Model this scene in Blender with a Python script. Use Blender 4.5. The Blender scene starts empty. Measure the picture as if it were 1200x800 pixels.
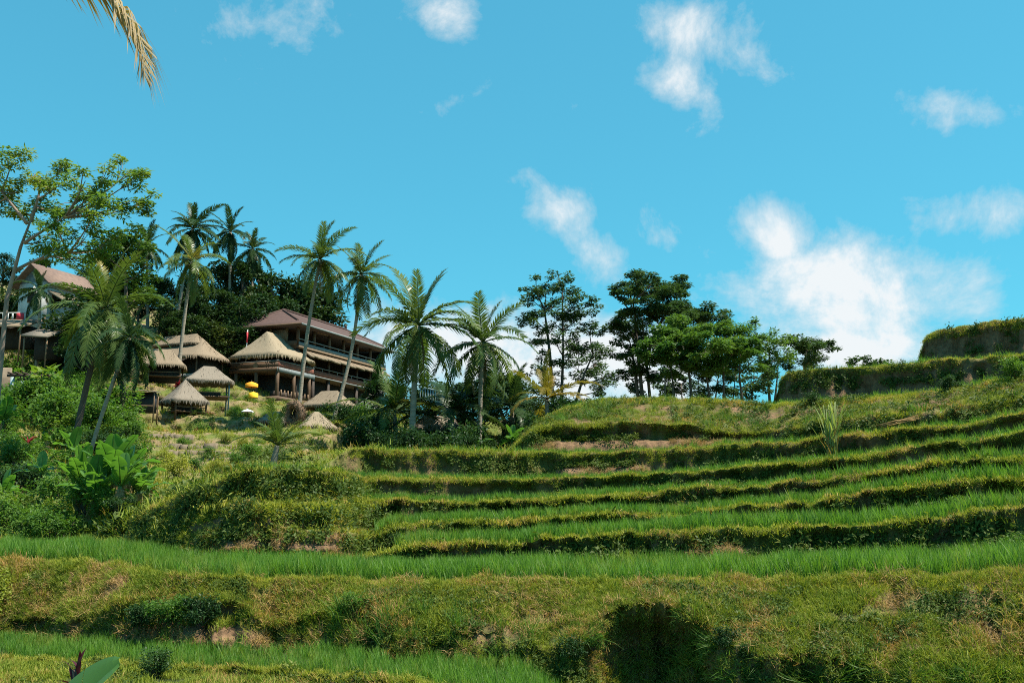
import bpy, math, random
import numpy as np
from mathutils import Vector, Matrix, Euler

random.seed(7)
RNG = np.random.default_rng(11)
R = math.radians
scene = bpy.context.scene
COL = scene.collection

# ------------------------------------------------------------------ camera
FPX = 1166.7                      # 35 mm lens on a 36 mm sensor, for a 1200 px wide frame
TILT = math.atan(200.0 / FPX)     # the horizon lies 200 px below the middle of the frame
cam_d = bpy.data.cameras.new('camera'); cam_d.lens = 35.0; cam_d.sensor_width = 36.0
cam_d.clip_start = 0.1; cam_d.clip_end = 8000
cam = bpy.data.objects.new('camera', cam_d); COL.objects.link(cam)
cam.location = (0, 0, 0); cam.rotation_euler = (math.pi / 2 + TILT, 0, 0)
scene.camera = cam

# ------------------------------------------------------------------ sun and sky
SUN_EL, SUN_AZ = R(64), R(102)    # azimuth from +Y (ahead), positive = to the right
SUN_STRENGTH = 5.0
SKY_STRENGTH = 0.081
EXPOSURE = 1.05
sd = Vector((math.sin(SUN_AZ) * math.cos(SUN_EL), math.cos(SUN_AZ) * math.cos(SUN_EL), math.sin(SUN_EL)))
sun_d = bpy.data.lights.new('sun', 'SUN'); sun_d.energy = SUN_STRENGTH; sun_d.angle = R(0.53); sun_d.color = (1.0, 0.93, 0.80)
sun = bpy.data.objects.new('sun', sun_d); COL.objects.link(sun)
sun.rotation_euler = sd.to_track_quat('Z', 'Y').to_euler(); sun.location = sd * 300
scene.view_settings.view_transform = 'Standard'; scene.view_settings.look = 'None'
scene.view_settings.exposure = EXPOSURE; scene.view_settings.gamma = 1.0; scene.view_settings.use_curve_mapping = False
scene.cycles.use_denoising = False; scene.cycles.filter_width = 1.0
scene.cycles.max_bounces = 6; scene.cycles.transparent_max_bounces = 4
scene.cycles.diffuse_bounces = 3; scene.cycles.glossy_bounces = 2; scene.cycles.transmission_bounces = 3

world = bpy.data.worlds.new('World'); scene.world = world; world.use_nodes = True
world.cycles.sampling_method = 'MANUAL'; world.cycles.sample_map_resolution = 512


class NT:
    """small helper for node trees"""
    def __init__(self, tree): self.t = tree; self.t.nodes.clear()
    def n(self, kind, **kw):
        nd = self.t.nodes.new(kind)
        for k, v in kw.items():
            if k == 'ins':
                for i, val in v.items():
                    if hasattr(val, 'node'): self.t.links.new(val, nd.inputs[i])
                    else: nd.inputs[i].default_value = val
            else: setattr(nd, k, v)
        return nd
    def m(self, op, a, b=0.0, c=0.0, clamp=False):
        return self.n('ShaderNodeMath', operation=op, use_clamp=clamp, ins={0: a, 1: b, 2: c}).outputs[0]
    def noise(self, vec, scale, detail=4.0, rough=0.55, dist=0.0, out='Fac'):
        return self.n('ShaderNodeTexNoise', ins={'Vector': vec, 'Scale': scale, 'Detail': detail, 'Roughness': rough, 'Distortion': dist}).outputs[out]
    def ramp(self, fac, stops):
        r = self.n('ShaderNodeValToRGB', ins={0: fac}); e = r.color_ramp.elements
        while len(e) > 1: e.remove(e[-1])
        e[0].position, e[0].color = stops[0][0], (*stops[0][1], 1)
        for p, c in stops[1:]:
            x = e.new(p); x.color = (*c, 1)
        return r.outputs[0]
    def mix(self, fac, a, b, blend='MIX'):
        nd = self.n('ShaderNodeMix', data_type='RGBA', blend_type=blend, ins={0: fac})
        for i, v in ((6, a), (7, b)):
            if hasattr(v, 'node'): self.t.links.new(v, nd.inputs[i])
            else: nd.inputs[i].default_value = (*v, 1) if len(v) == 3 else v
        return nd.outputs[2]
    def maprange(self, v, a, b, c=0.0, d=1.0, smooth=False):
        return self.n('ShaderNodeMapRange', interpolation_type='SMOOTHSTEP' if smooth else 'LINEAR', ins={0: v, 1: a, 2: b, 3: c, 4: d}).outputs[0]


def build_world():
    T = NT(world.node_tree)
    sky = T.n('ShaderNodeTexSky', sky_type='NISHITA', sun_disc=False, sun_elevation=SUN_EL, sun_rotation=SUN_AZ,
              air_density=1.0, dust_density=0.6, ozone_density=1.0)
    even = T.n('ShaderNodeGamma', ins={0: sky.outputs[0], 1: 0.55}).outputs[0]
    base = T.mix(1.0, even, SKY_TINT, 'MULTIPLY')
    dirn = T.n('ShaderNodeTexCoord').outputs['Generated']
    sep = T.n('ShaderNodeSeparateXYZ', ins={0: dirn})
    yy = T.m('MAXIMUM', sep.outputs[1], 0.05)
    u = T.m('DIVIDE', sep.outputs[0], yy); v = T.m('DIVIDE', sep.outputs[2], yy)
    # one fractal cloud field over the whole dome, gathered into the cloud banks of this sky
    wv = dirn
    fb = T.noise(wv, 9.0, 10, 0.66, 0.25)
    total = None
    for (px, py, rx, ry, ang, amp) in CLOUDS:
        p = at(px, py, 1.0); cu, cv = p.x, p.z
        du = T.m('SUBTRACT', u, cu); dv = T.m('SUBTRACT', v, cv)
        ca, sa = math.cos(R(ang)), math.sin(R(ang))
        a = T.m('MULTIPLY', T.m('ADD', T.m('MULTIPLY', du, ca), T.m('MULTIPLY', dv, sa)), FPX / rx)
        b = T.m('MULTIPLY', T.m('SUBTRACT', T.m('MULTIPLY', dv, ca), T.m('MULTIPLY', du, sa)), FPX / ry)
        q = T.m('ADD', T.m('MULTIPLY', a, a), T.m('MULTIPLY', b, b))
        g = T.m('MULTIPLY', T.m('EXPONENT', T.m('MULTIPLY', q, -1.0)), amp)
        total = g if total is None else T.m('MAXIMUM', total, g)
    # away from the view the same field goes on with an even, scattered cover
    r2 = T.m('ADD', T.m('POWER', T.m('DIVIDE', u, 0.62), 2.0), T.m('POWER', T.m('DIVIDE', T.m('SUBTRACT', v, 0.15), 0.5), 2.0))
    outside = T.maprange(r2, 1.1, 2.0, 0.0, 1.0, True)
    outside = T.m('MAXIMUM', outside, T.m('LESS_THAN', sep.outputs[1], 0.05))
    gen = T.m('MULTIPLY', T.maprange(T.noise(dirn, 2.6, 2, 0.5), 0.5, 0.72, 0.0, 0.55, True), outside)
    total = T.m('MAXIMUM', total, gen)
    dens = T.m('ADD', T.m('MULTIPLY', T.m('SUBTRACT', fb, 0.5), 1.7), T.m('SUBTRACT', T.m('MULTIPLY', total, 0.66), 0.345))
    mask = T.maprange(dens, 0.0, 0.46, 0.0, 0.96)
    ccol = T.mix(T.maprange(dens, 0.05, 0.45, 0, 1, True), CLOUD_DARK, CLOUD_LIGHT)
    col = T.mix(mask, base, ccol)
    bg = T.n('ShaderNodeBackground', ins={0: col, 1: SKY_STRENGTH})
    out = T.n('ShaderNodeOutputWorld', ins={0: bg.outputs[0]})


SKY_TINT = (0.47, 1.80, 2.06)
CLOUD_LIGHT = (5.4, 5.6, 5.7)
CLOUD_DARK = (3.9, 4.5, 4.8)
CLOUDS = [  # px, py, rx, ry, angle, strength
    (1015, 350, 225, 96, 0, 1.15), (910, 275, 75, 55, -35, .95), (1110, 340, 115, 80, 0, 1.1), (880, 350, 70, 45, 0, .8), (1000, 410, 210, 50, 0, 1.2),
    (655, 250, 85, 42, -45, .85), (705, 300, 60, 42, -40, .85), (765, 278, 45, 42, 0, .7),
    (810, 30, 105, 72, -12, .9), (800, 100, 78, 62, -40, .86), (880, 75, 70, 48, -20, .75), (880, 165, 40, 36, -30, .55),
    (310, 22, 110, 70, 0, .80), (285, 75, 60, 54, -40, .66), (520, 18, 60, 42, -35, .85), (540, 118, 68, 26, 30, .68),
    (1130, 130, 105, 48, 0, .88), (1130, 250, 110, 56, 0, 1.0), (590, 415, 150, 75, 0, 1.2), (470, 420, 75, 70, 0, .9), (700, 440, 170, 70, 0, 1.2),
    (600, 210, 26, 22, -30, .5), (670, 125, 55, 26, 10, .45), (830, 330, 60, 36, 0, .62), (570, 292, 22, 12, 0, .5),
]


def at(px, py, d):
    """the point of the place seen at photo pixel (px, py), d metres ahead"""
    u = (px - 600) / FPX; w = (400 - py) / FPX
    c, s = math.cos(TILT), math.sin(TILT)
    Y = c - w * s; Z = s + w * c
    return Vector((u / Y * d, d, Z / Y * d))


def zpix(py, d):
    w = (400 - py) / FPX; c, s = math.cos(TILT), math.sin(TILT)
    return (s + w * c) / (c - w * s) * d


build_world()

# ------------------------------------------------------------------ object helpers
def tag(o, label, cat, group=None, kind=None):
    if label: o['label'] = label
    if cat: o['category'] = cat
    if group: o['group'] = group
    if kind: o['kind'] = kind
    return o


def empty(name, loc, rz=0.0, scale=1.0):
    o = bpy.data.objects.new(name, None); COL.objects.link(o)
    o.location = loc; o.rotation_euler = (0, 0, rz); o.scale = (scale,) * 3
    o.empty_display_size = 0.2
    return o


def mesh_np(name, V, quads=None, tris=None, mat=None, smooth=False):
    V = np.asarray(V, dtype=np.float32).reshape(-1, 3)
    me = bpy.data.meshes.new(name)
    nq = 0 if quads is None else len(quads); nt = 0 if tris is None else len(tris)
    me.vertices.add(len(V)); me.vertices.foreach_set('co', V.ravel())
    me.loops.add(nq * 4 + nt * 3); me.polygons.add(nq + nt)
    li = np.concatenate([np.asarray(quads, dtype=np.int32).ravel() if nq else np.zeros(0, np.int32),
                         np.asarray(tris, dtype=np.int32).ravel() if nt else np.zeros(0, np.int32)])
    me.loops.foreach_set('vertex_index', li)
    st = np.concatenate([np.arange(nq) * 4, nq * 4 + np.arange(nt) * 3]).astype(np.int32)
    me.polygons.foreach_set('loop_start', st)
    if smooth: me.polygons.foreach_set('use_smooth', np.ones(nq + nt, dtype=bool))
    me.update(calc_edges=True)
    if mat: me.materials.append(mat)
    return me


def link(name, me, parent=None, loc=None, rot=None, scale=None):
    o = bpy.data.objects.new(name, me); COL.objects.link(o)
    if parent: o.parent = parent
    if loc is not None: o.location = loc
    if rot is not None: o.rotation_euler = rot
    if scale is not None: o.scale = scale if hasattr(scale, '__len__') else (scale,) * 3
    return o


class MB:
    """collects shapes into one mesh"""
    def __init__(self): self.V = []; self.Q = []; self.T = []; self.n = 0
    def add(self, V, Q=None, T=None):
        V = np.asarray(V, float).reshape(-1, 3); self.V.append(V)
        if Q is not None and len(Q): self.Q.append(np.asarray(Q, int) + self.n)
        if T is not None and len(T): self.T.append(np.asarray(T, int) + self.n)
        self.n += len(V); return self
    def box(self, c, s, rz=0.0):
        x, y, z = np.array(s) / 2.0
        P = np.array([(-x, -y, -z), (x, -y, -z), (x, y, -z), (-x, y, -z), (-x, -y, z), (x, -y, z), (x, y, z), (-x, y, z)])
        if rz:
            ca, sa = math.cos(rz), math.sin(rz); P[:, :2] = P[:, :2] @ np.array([[ca, sa], [-sa, ca]])
        return self.add(P + np.array(c), [(0, 3, 2, 1), (4, 5, 6, 7), (0, 1, 5, 4), (1, 2, 6, 5), (2, 3, 7, 6), (3, 0, 4, 7)])
    def tube(self, pts, rad, seg=6, cap=True):
        P = np.array([tuple(p) for p in pts], float); n = len(P)
        rad = np.full(n, rad) if np.isscalar(rad) else np.asarray(rad, float)
        tg = np.gradient(P, axis=0); tg /= np.linalg.norm(tg, axis=1)[:, None] + 1e-9
        ref = np.array([0.0, 0.0, 1.0]) if abs(tg[:, 2]).mean() < 0.8 else np.array([1.0, 0.0, 0.0])
        a = np.cross(tg, ref); a /= np.linalg.norm(a, axis=1)[:, None] + 1e-9
        b = np.cross(tg, a)
        th = np.arange(seg) * 2 * math.pi / seg
        ring = a[:, None, :] * np.cos(th)[None, :, None] + b[:, None, :] * np.sin(th)[None, :, None]
        V = (P[:, None, :] + ring * rad[:, None, None]).reshape(-1, 3)
        i = np.arange(n - 1)[:, None] * seg; j = np.arange(seg)[None, :]; k = (j + 1) % seg
        Q = np.stack([i + j, i + k, i + seg + k, i + seg + j], -1).reshape(-1, 4)
        T = []
        if cap:
            V = np.vstack([V, P[:1], P[-1:]]); c0, c1 = n * seg, n * seg + 1
            for q in range(seg):
                T.append((c0, (q + 1) % seg, q)); T.append((c1, (n - 1) * seg + q, (n - 1) * seg + (q + 1) % seg))
        return self.add(V, Q, T)
    def leaves(self, C, D, N, L, W):
        """diamond leaves: base C, direction D, normal N, length L, width W"""
        C = np.asarray(C); D = D / (np.linalg.norm(D, axis=1)[:, None] + 1e-9)
        S = np.cross(N, D); S /= np.linalg.norm(S, axis=1)[:, None] + 1e-9
        U = np.cross(D, S); n = len(C)
        L = np.broadcast_to(L, (n,))[:, None]; W = np.broadcast_to(W, (n,))[:, None]
        V = np.stack([C, C + D * L * .45 + S * W * .5 - U * W * .12, C + D * L - U * L * .12, C + D * L * .45 - S * W * .5 - U * W * .12], 1).reshape(-1, 3)
        return self.add(V, np.arange(n * 4).reshape(-1, 4))
    def mesh(self, name, mat, smooth=False):
        return mesh_np(name, np.vstack(self.V), np.vstack(self.Q) if self.Q else None, np.vstack(self.T) if self.T else None, mat, smooth)
    def build(self, name, mat, parent=None, smooth=False, **kw):
        return link(name, self.mesh(name, mat, smooth), parent, **kw)


def copy_tree(o, parent=None):
    c = o.copy(); COL.objects.link(c); c.parent = parent
    for ch in o.children: copy_tree(ch, c)
    return c


# ------------------------------------------------------------------ materials
def leaf_mat(name, a, b, scale=1.2, trans=0.35, rough=0.5, c=None, cthr=(.6, .75), spec=0.12, rnd=0.5, tr_col=None):
    """leaf colour a..b by world noise and by instance, optional third colour in patches; some light passes through"""
    m = bpy.data.materials.new(name); m.use_nodes = True; T = NT(m.node_tree)
    pos = T.n('ShaderNodeNewGeometry').outputs['Position']
    nz = T.noise(pos, scale, 3, 0.6)
    rn = T.n('ShaderNodeObjectInfo').outputs['Random']
    f = T.m('ADD', T.maprange(nz, .3, .7, 0, 1 - rnd * .5), T.m('MULTIPLY', rn, rnd * .5), clamp=True)
    col = T.mix(f, a, b)
    if c is not None:
        g = T.maprange(T.m('ADD', T.noise(pos, scale * .35, 4, .6), T.m('MULTIPLY', T.m('SUBTRACT', rn, .5), .22)), cthr[0], cthr[1], 0, 1, True)
        col = T.mix(g, col, c)
    bs = T.n('ShaderNodeBsdfPrincipled', ins={'Base Color': col, 'Roughness': rough, 'Specular IOR Level': spec})
    tc = T.mix(1.0, col, tr_col or (1.5, 1.6, .6), 'MULTIPLY')
    tr = T.n('ShaderNodeBsdfTranslucent', ins={0: tc})
    mx = T.n('ShaderNodeMixShader', ins={0: trans, 1: bs.outputs[0], 2: tr.outputs[0]})
    T.n('ShaderNodeOutputMaterial', ins={0: mx.outputs[0]})
    return m


def solid_mat(name, a, b=None, scale=6.0, rough=0.8, stretch=(1, 1, 1), bump=0.0, detail=5, spec=.3):
    m = bpy.data.materials.new(name); m.use_nodes = True; T = NT(m.node_tree)
    tc = T.n('ShaderNodeTexCoord').outputs['Object']
    mp = T.n('ShaderNodeMapping', ins={0: tc, 3: stretch}).outputs[0]
    nz = T.noise(mp, scale, detail, .62)
    col = T.mix(T.maprange(nz, .32, .68), a, b or tuple(x * .7 for x in a))
    bs = T.n('ShaderNodeBsdfPrincipled', ins={'Base Color': col, 'Roughness': rough, 'Specular IOR Level': spec})
    if bump:
        bp = T.n('ShaderNodeBump', ins={'Strength': bump, 'Distance': .05, 'Height': nz})
        m.node_tree.links.new(bp.outputs[0], bs.inputs['Normal'])
    T.n('ShaderNodeOutputMaterial', ins={0: bs.outputs[0]})
    return m


M = {}
M['rice'] = leaf_mat('rice_blade', (.055, .145, .024), (.135, .245, .04), 1.6, .40, .45, c=(.17, .22, .045), cthr=(.55, .70), rnd=.7)
M['bank_grass'] = leaf_mat('bank_grass_blade', (.08, .14, .016), (.28, .29, .042), 2.2, .25, .6, c=(.36, .22, .08), cthr=(.55, .68), rnd=.7)
M['lip_grass'] = leaf_mat('bund_grass_blade', (.17, .215, .028), (.33, .315, .055), 2.0, .35, .6, c=(.38, .26, .09), cthr=(.54, .68), rnd=.7)
M['dry_grass'] = leaf_mat('dry_grass_blade', (.26, .15, .06), (.36, .25, .11), 1.4, .2, .7, rnd=.8)
M['weed'] = leaf_mat('weed_leaf', (.030, .062, .012), (.095, .13, .026), 1.3, .25, .5, c=(.14, .16, .04), rnd=.7, spec=.1)
M['shrub'] = leaf_mat('shrub_leaf', (.04, .10, .02), (.105, .19, .03), .9, .35, .45, c=(.16, .22, .04), cthr=(.58, .75), rnd=.8)
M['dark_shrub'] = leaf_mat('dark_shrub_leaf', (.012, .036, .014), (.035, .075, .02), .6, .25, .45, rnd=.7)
M['yellow_shrub'] = leaf_mat('yellow_shrub_leaf', (.16, .2, .03), (.28, .27, .045), 1.2, .3, .5, rnd=.7)
M['palm_leaf'] = leaf_mat('palm_leaflet', (.03, .07, .02), (.12, .155, .042), .9, .30, .30, c=(.20, .17, .045), cthr=(.62, .78), spec=.12, rnd=.9)
M['palm_dark'] = leaf_mat('palm_leaflet_dark', (.018, .045, .018), (.045, .075, .026), .8, .25, .35, c=(.10, .10, .03), cthr=(.62, .78), spec=.1, rnd=.9)  # darker green; also holds the backlit shade of the ridge palms
M['palm_dry'] = leaf_mat('palm_leaflet_dry', (.18, .125, .065), (.30, .23, .13), 1.0, .15, .7, rnd=.8)
M['palm_orange'] = leaf_mat('palm_leaflet_orange', (.06, .10, .02), (.22, .14, .03), .5, .35, .5, rnd=.9)
M['acacia'] = leaf_mat('feathery_leaf', (.055, .12, .03), (.13, .19, .04), .7, .42, .5, c=(.17, .21, .045), cthr=(.58, .74), rnd=.3)
M['acacia_dark'] = leaf_mat('feathery_leaf_dark', (.022, .056, .024), (.06, .10, .032), .5, .3, .5, rnd=.3)  # darker copy of the feathery leaf, backlit shade of the crowns coloured in
M['acacia_mid'] = leaf_mat('feathery_leaf_mid', (.045, .11, .024), (.10, .165, .034), .5, .35, .5, rnd=.3)
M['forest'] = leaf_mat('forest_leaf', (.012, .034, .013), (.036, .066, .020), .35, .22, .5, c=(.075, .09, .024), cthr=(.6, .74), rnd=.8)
M['flower_tree'] = leaf_mat('flame_tree_leaf', (.03, .075, .018), (.075, .12, .022), .8, .3, .5, c=(.22, .12, .02), cthr=(.56, .68), rnd=.3)
M['banana'] = leaf_mat('banana_leaf', (.05, .13, .026), (.10, .21, .04), .8, .42, .35, spec=.4, rnd=.7)
M['banana_dry'] = leaf_mat('banana_leaf_dry', (.20, .14, .06), (.28, .20, .10), .8, .15, .7, rnd=.7)
M['red_leaf'] = leaf_mat('red_leaf', (.10, .010, .018), (.26, .02, .03), 3, .25, .4, tr_col=(1.4, .6, .6), rnd=.7)
M['maroon_leaf'] = leaf_mat('maroon_leaf', (.030, .010, .016), (.075, .016, .022), 3, .2, .35, tr_col=(1.4, .6, .6), rnd=.7)
M['cane'] = leaf_mat('cane_leaf', (.12, .20, .05), (.34, .36, .16), 2.0, .35, .45, rnd=.6)
M['palm_bark'] = solid_mat('palm_bark', (.30, .26, .20), (.17, .145, .115), 2.2, .9, (1, 1, 6), .5)
M['bark'] = solid_mat('bark', (.115, .09, .07), (.055, .045, .036), 3, .9, (1, 1, .4), .5)
M['pale_bark'] = solid_mat('pale_bark', (.32, .29, .25), (.19, .17, .14), 3, .9, (1, 1, .5), .4)
M['pink_bark'] = solid_mat('pinkish_bark', (.30, .22, .18), (.16, .12, .10), 3, .9, (1, 1, .5), .4)
M['coconut'] = solid_mat('coconut', (.16, .14, .035), (.12, .075, .03), 4, .5)
M['thatch'] = solid_mat('thatch', (.27, .205, .14), (.15, .115, .08), 5, .95, (6, 6, 1.2), .8)
M['thatch_grey'] = solid_mat('weathered_thatch', (.25, .21, .165), (.14, .115, .09), 5, .95, (6, 6, 1.2), .8)
M['thatch_gold'] = solid_mat('golden_thatch', (.31, .25, .17), (.18, .14, .095), 5, .95, (6, 6, 1.2), .8)
M['brown_tile'] = solid_mat('brown_roof_tile', (.088, .050, .042), (.055, .033, .029), 3, .85, (1, 1, 1), .3)
M['terracotta'] = solid_mat('terracotta_tile', (.20, .13, .10), (.13, .086, .07), 3, .85)
M['white_wall'] = solid_mat('white_plaster', (.56, .56, .54), (.44, .43, .41), 1.2, .9)
M['wood'] = solid_mat('brown_wood', (.12, .068, .036), (.07, .04, .023), 3, .7, (1, 1, 5))
M['dark_wood'] = solid_mat('dark_wood', (.055, .038, .028), (.032, .022, .018), 3, .7)
M['tan_wood'] = solid_mat('tan_wood', (.22, .14, .08), (.14, .088, .05), 3, .7)
M['grey_rail'] = solid_mat('grey_painted_rail', (.20, .22, .22), (.13, .15, .15), 3, .7)
M['pale_post'] = solid_mat('pale_blue_post', (.34, .42, .44), (.24, .30, .31), 3, .8)
M['teal_post'] = solid_mat('teal_post', (.08, .15, .17), (.05, .09, .10), 3, .7)
M['red_brick'] = solid_mat('red_brick_band', (.25, .09, .058), (.17, .064, .042), 8, .85)
M['concrete'] = solid_mat('concrete', (.33, .31, .28), (.22, .205, .185), 2, .9)
M['earth_stone'] = solid_mat('earthy_stone', (.20, .155, .11), (.12, .095, .068), 3, .95, (1, 1, 1), .5)
M['shade_inside'] = solid_mat('interior_shade', (.035, .030, .026), (.022, .019, .017), 2, .9)  # near-black: the shade of open interiors is put into the colour
M['orange_cloth'] = solid_mat('orange_cloth', (.85, .36, .02), (.70, .27, .02), 2, .8)
M['yellow_cloth'] = solid_mat('yellow_cloth', (.90, .55, .03), (.78, .44, .03), 2, .8)
M['white_cloth'] = solid_mat('white_cloth', (.78, .80, .80), (.66, .69, .70), 2, .8)
M['red_cloth'] = solid_mat('red_cloth', (.62, .05, .07), (.5, .04, .05), 2, .8)
M['fibre'] = solid_mat('woven_fibre', (.26, .17, .11), (.13, .088, .06), 9, .95, (1, 1, 1), .9)
M['tarp'] = solid_mat('black_tarp', (.03, .03, .032), (.02, .02, .022), 2, .6)


def ground_material():
    m = bpy.data.materials.new('terrace_soil'); m.use_nodes = True; T = NT(m.node_tree)
    pos = T.n('ShaderNodeNewGeometry').outputs['Position']
    zn = T.n('ShaderNodeAttribute', attribute_name='zone'); at_ = zn.outputs['Color']
    sp = T.n('ShaderNodeSeparateColor', ins={0: at_})
    n1 = T.noise(pos, .7, 6, .6); n2 = T.noise(pos, 5.0, 6, .65); n3 = T.noise(pos, 22.0, 4, .6)
    soil = T.mix(T.maprange(n2, .3, .7), (.085, .052, .030), (.24, .145, .08))
    mossy = T.mix(T.maprange(n3, .3, .7), (.055, .062, .016), (.13, .125, .032))
    bank = T.mix(T.m('MAXIMUM', T.maprange(n1, .42, .60, 0, 1, True), T.maprange(T.m('ADD', zn.outputs['Alpha'], T.m('SUBTRACT', n2, .5)), .3, .7)), mossy, soil)
    field = T.mix(T.maprange(n2, .3, .7), (.028, .040, .014), (.05, .065, .02))
    lip = T.mix(T.maprange(n2, .3, .7), (.105, .125, .026), (.19, .165, .05))
    hill = T.mix(T.maprange(n1, .40, .62, 0, 1, True), T.mix(T.maprange(n2, .3, .7), (.075, .10, .022), (.13, .15, .035)),
                 T.mix(T.maprange(n2, .3, .7), (.17, .115, .06), (.27, .20, .115)))
    c = T.mix(sp.outputs[0], hill, field); c = T.mix(sp.outputs[1], c, bank); c = T.mix(sp.outputs[2], c, lip)
    bs = T.n('ShaderNodeBsdfPrincipled', ins={'Base Color': c, 'Roughness': .95, 'Specular IOR Level': .15})
    bp = T.n('ShaderNodeBump', ins={'Strength': .9, 'Distance': .08, 'Height': T.m('ADD', n2, T.m('MULTIPLY', n3, .5))})
    m.node_tree.links.new(bp.outputs[0], bs.inputs['Normal'])
    T.n('ShaderNodeOutputMaterial', ins={0: bs.outputs[0]})
    return m


M['ground'] = ground_material()

# ------------------------------------------------------------------ terraced hillside
def vnoise(P, freq, seed=0, octaves=3):
    """value noise of 3-D points"""
    out = np.zeros(len(P)); amp = 1.0; tot = 0.0
    for o in range(octaves):
        Q = P * freq * (2 ** o) + seed * 17.3 + o * 5.1
        I = np.floor(Q).astype(np.int64); F = Q - I; F = F * F * (3 - 2 * F)
        def h(dx, dy, dz):
            k = (I[:, 0] + dx) * 73856093 ^ (I[:, 1] + dy) * 19349663 ^ (I[:, 2] + dz) * 83492791 ^ (seed + o) * 2654435761
            k = (k ^ (k >> 13)) * 1274126177; k = k & 0x7fffffff
            return ((k >> 8) & 0xffff) / 65535.0
        v = 0
        for dx in (0, 1):
            for dy in (0, 1):
                for dz in (0, 1):
                    w = (F[:, 0] if dx else 1 - F[:, 0]) * (F[:, 1] if dy else 1 - F[:, 1]) * (F[:, 2] if dz else 1 - F[:, 2])
                    v = v + w * h(dx, dy, dz)
        out += amp * v; tot += amp; amp *= .5
    return out / tot


def Y(x, y, d): return (x, d, zpix(y, d))
def Z(x, d, z): return (x, d, z)


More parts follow.
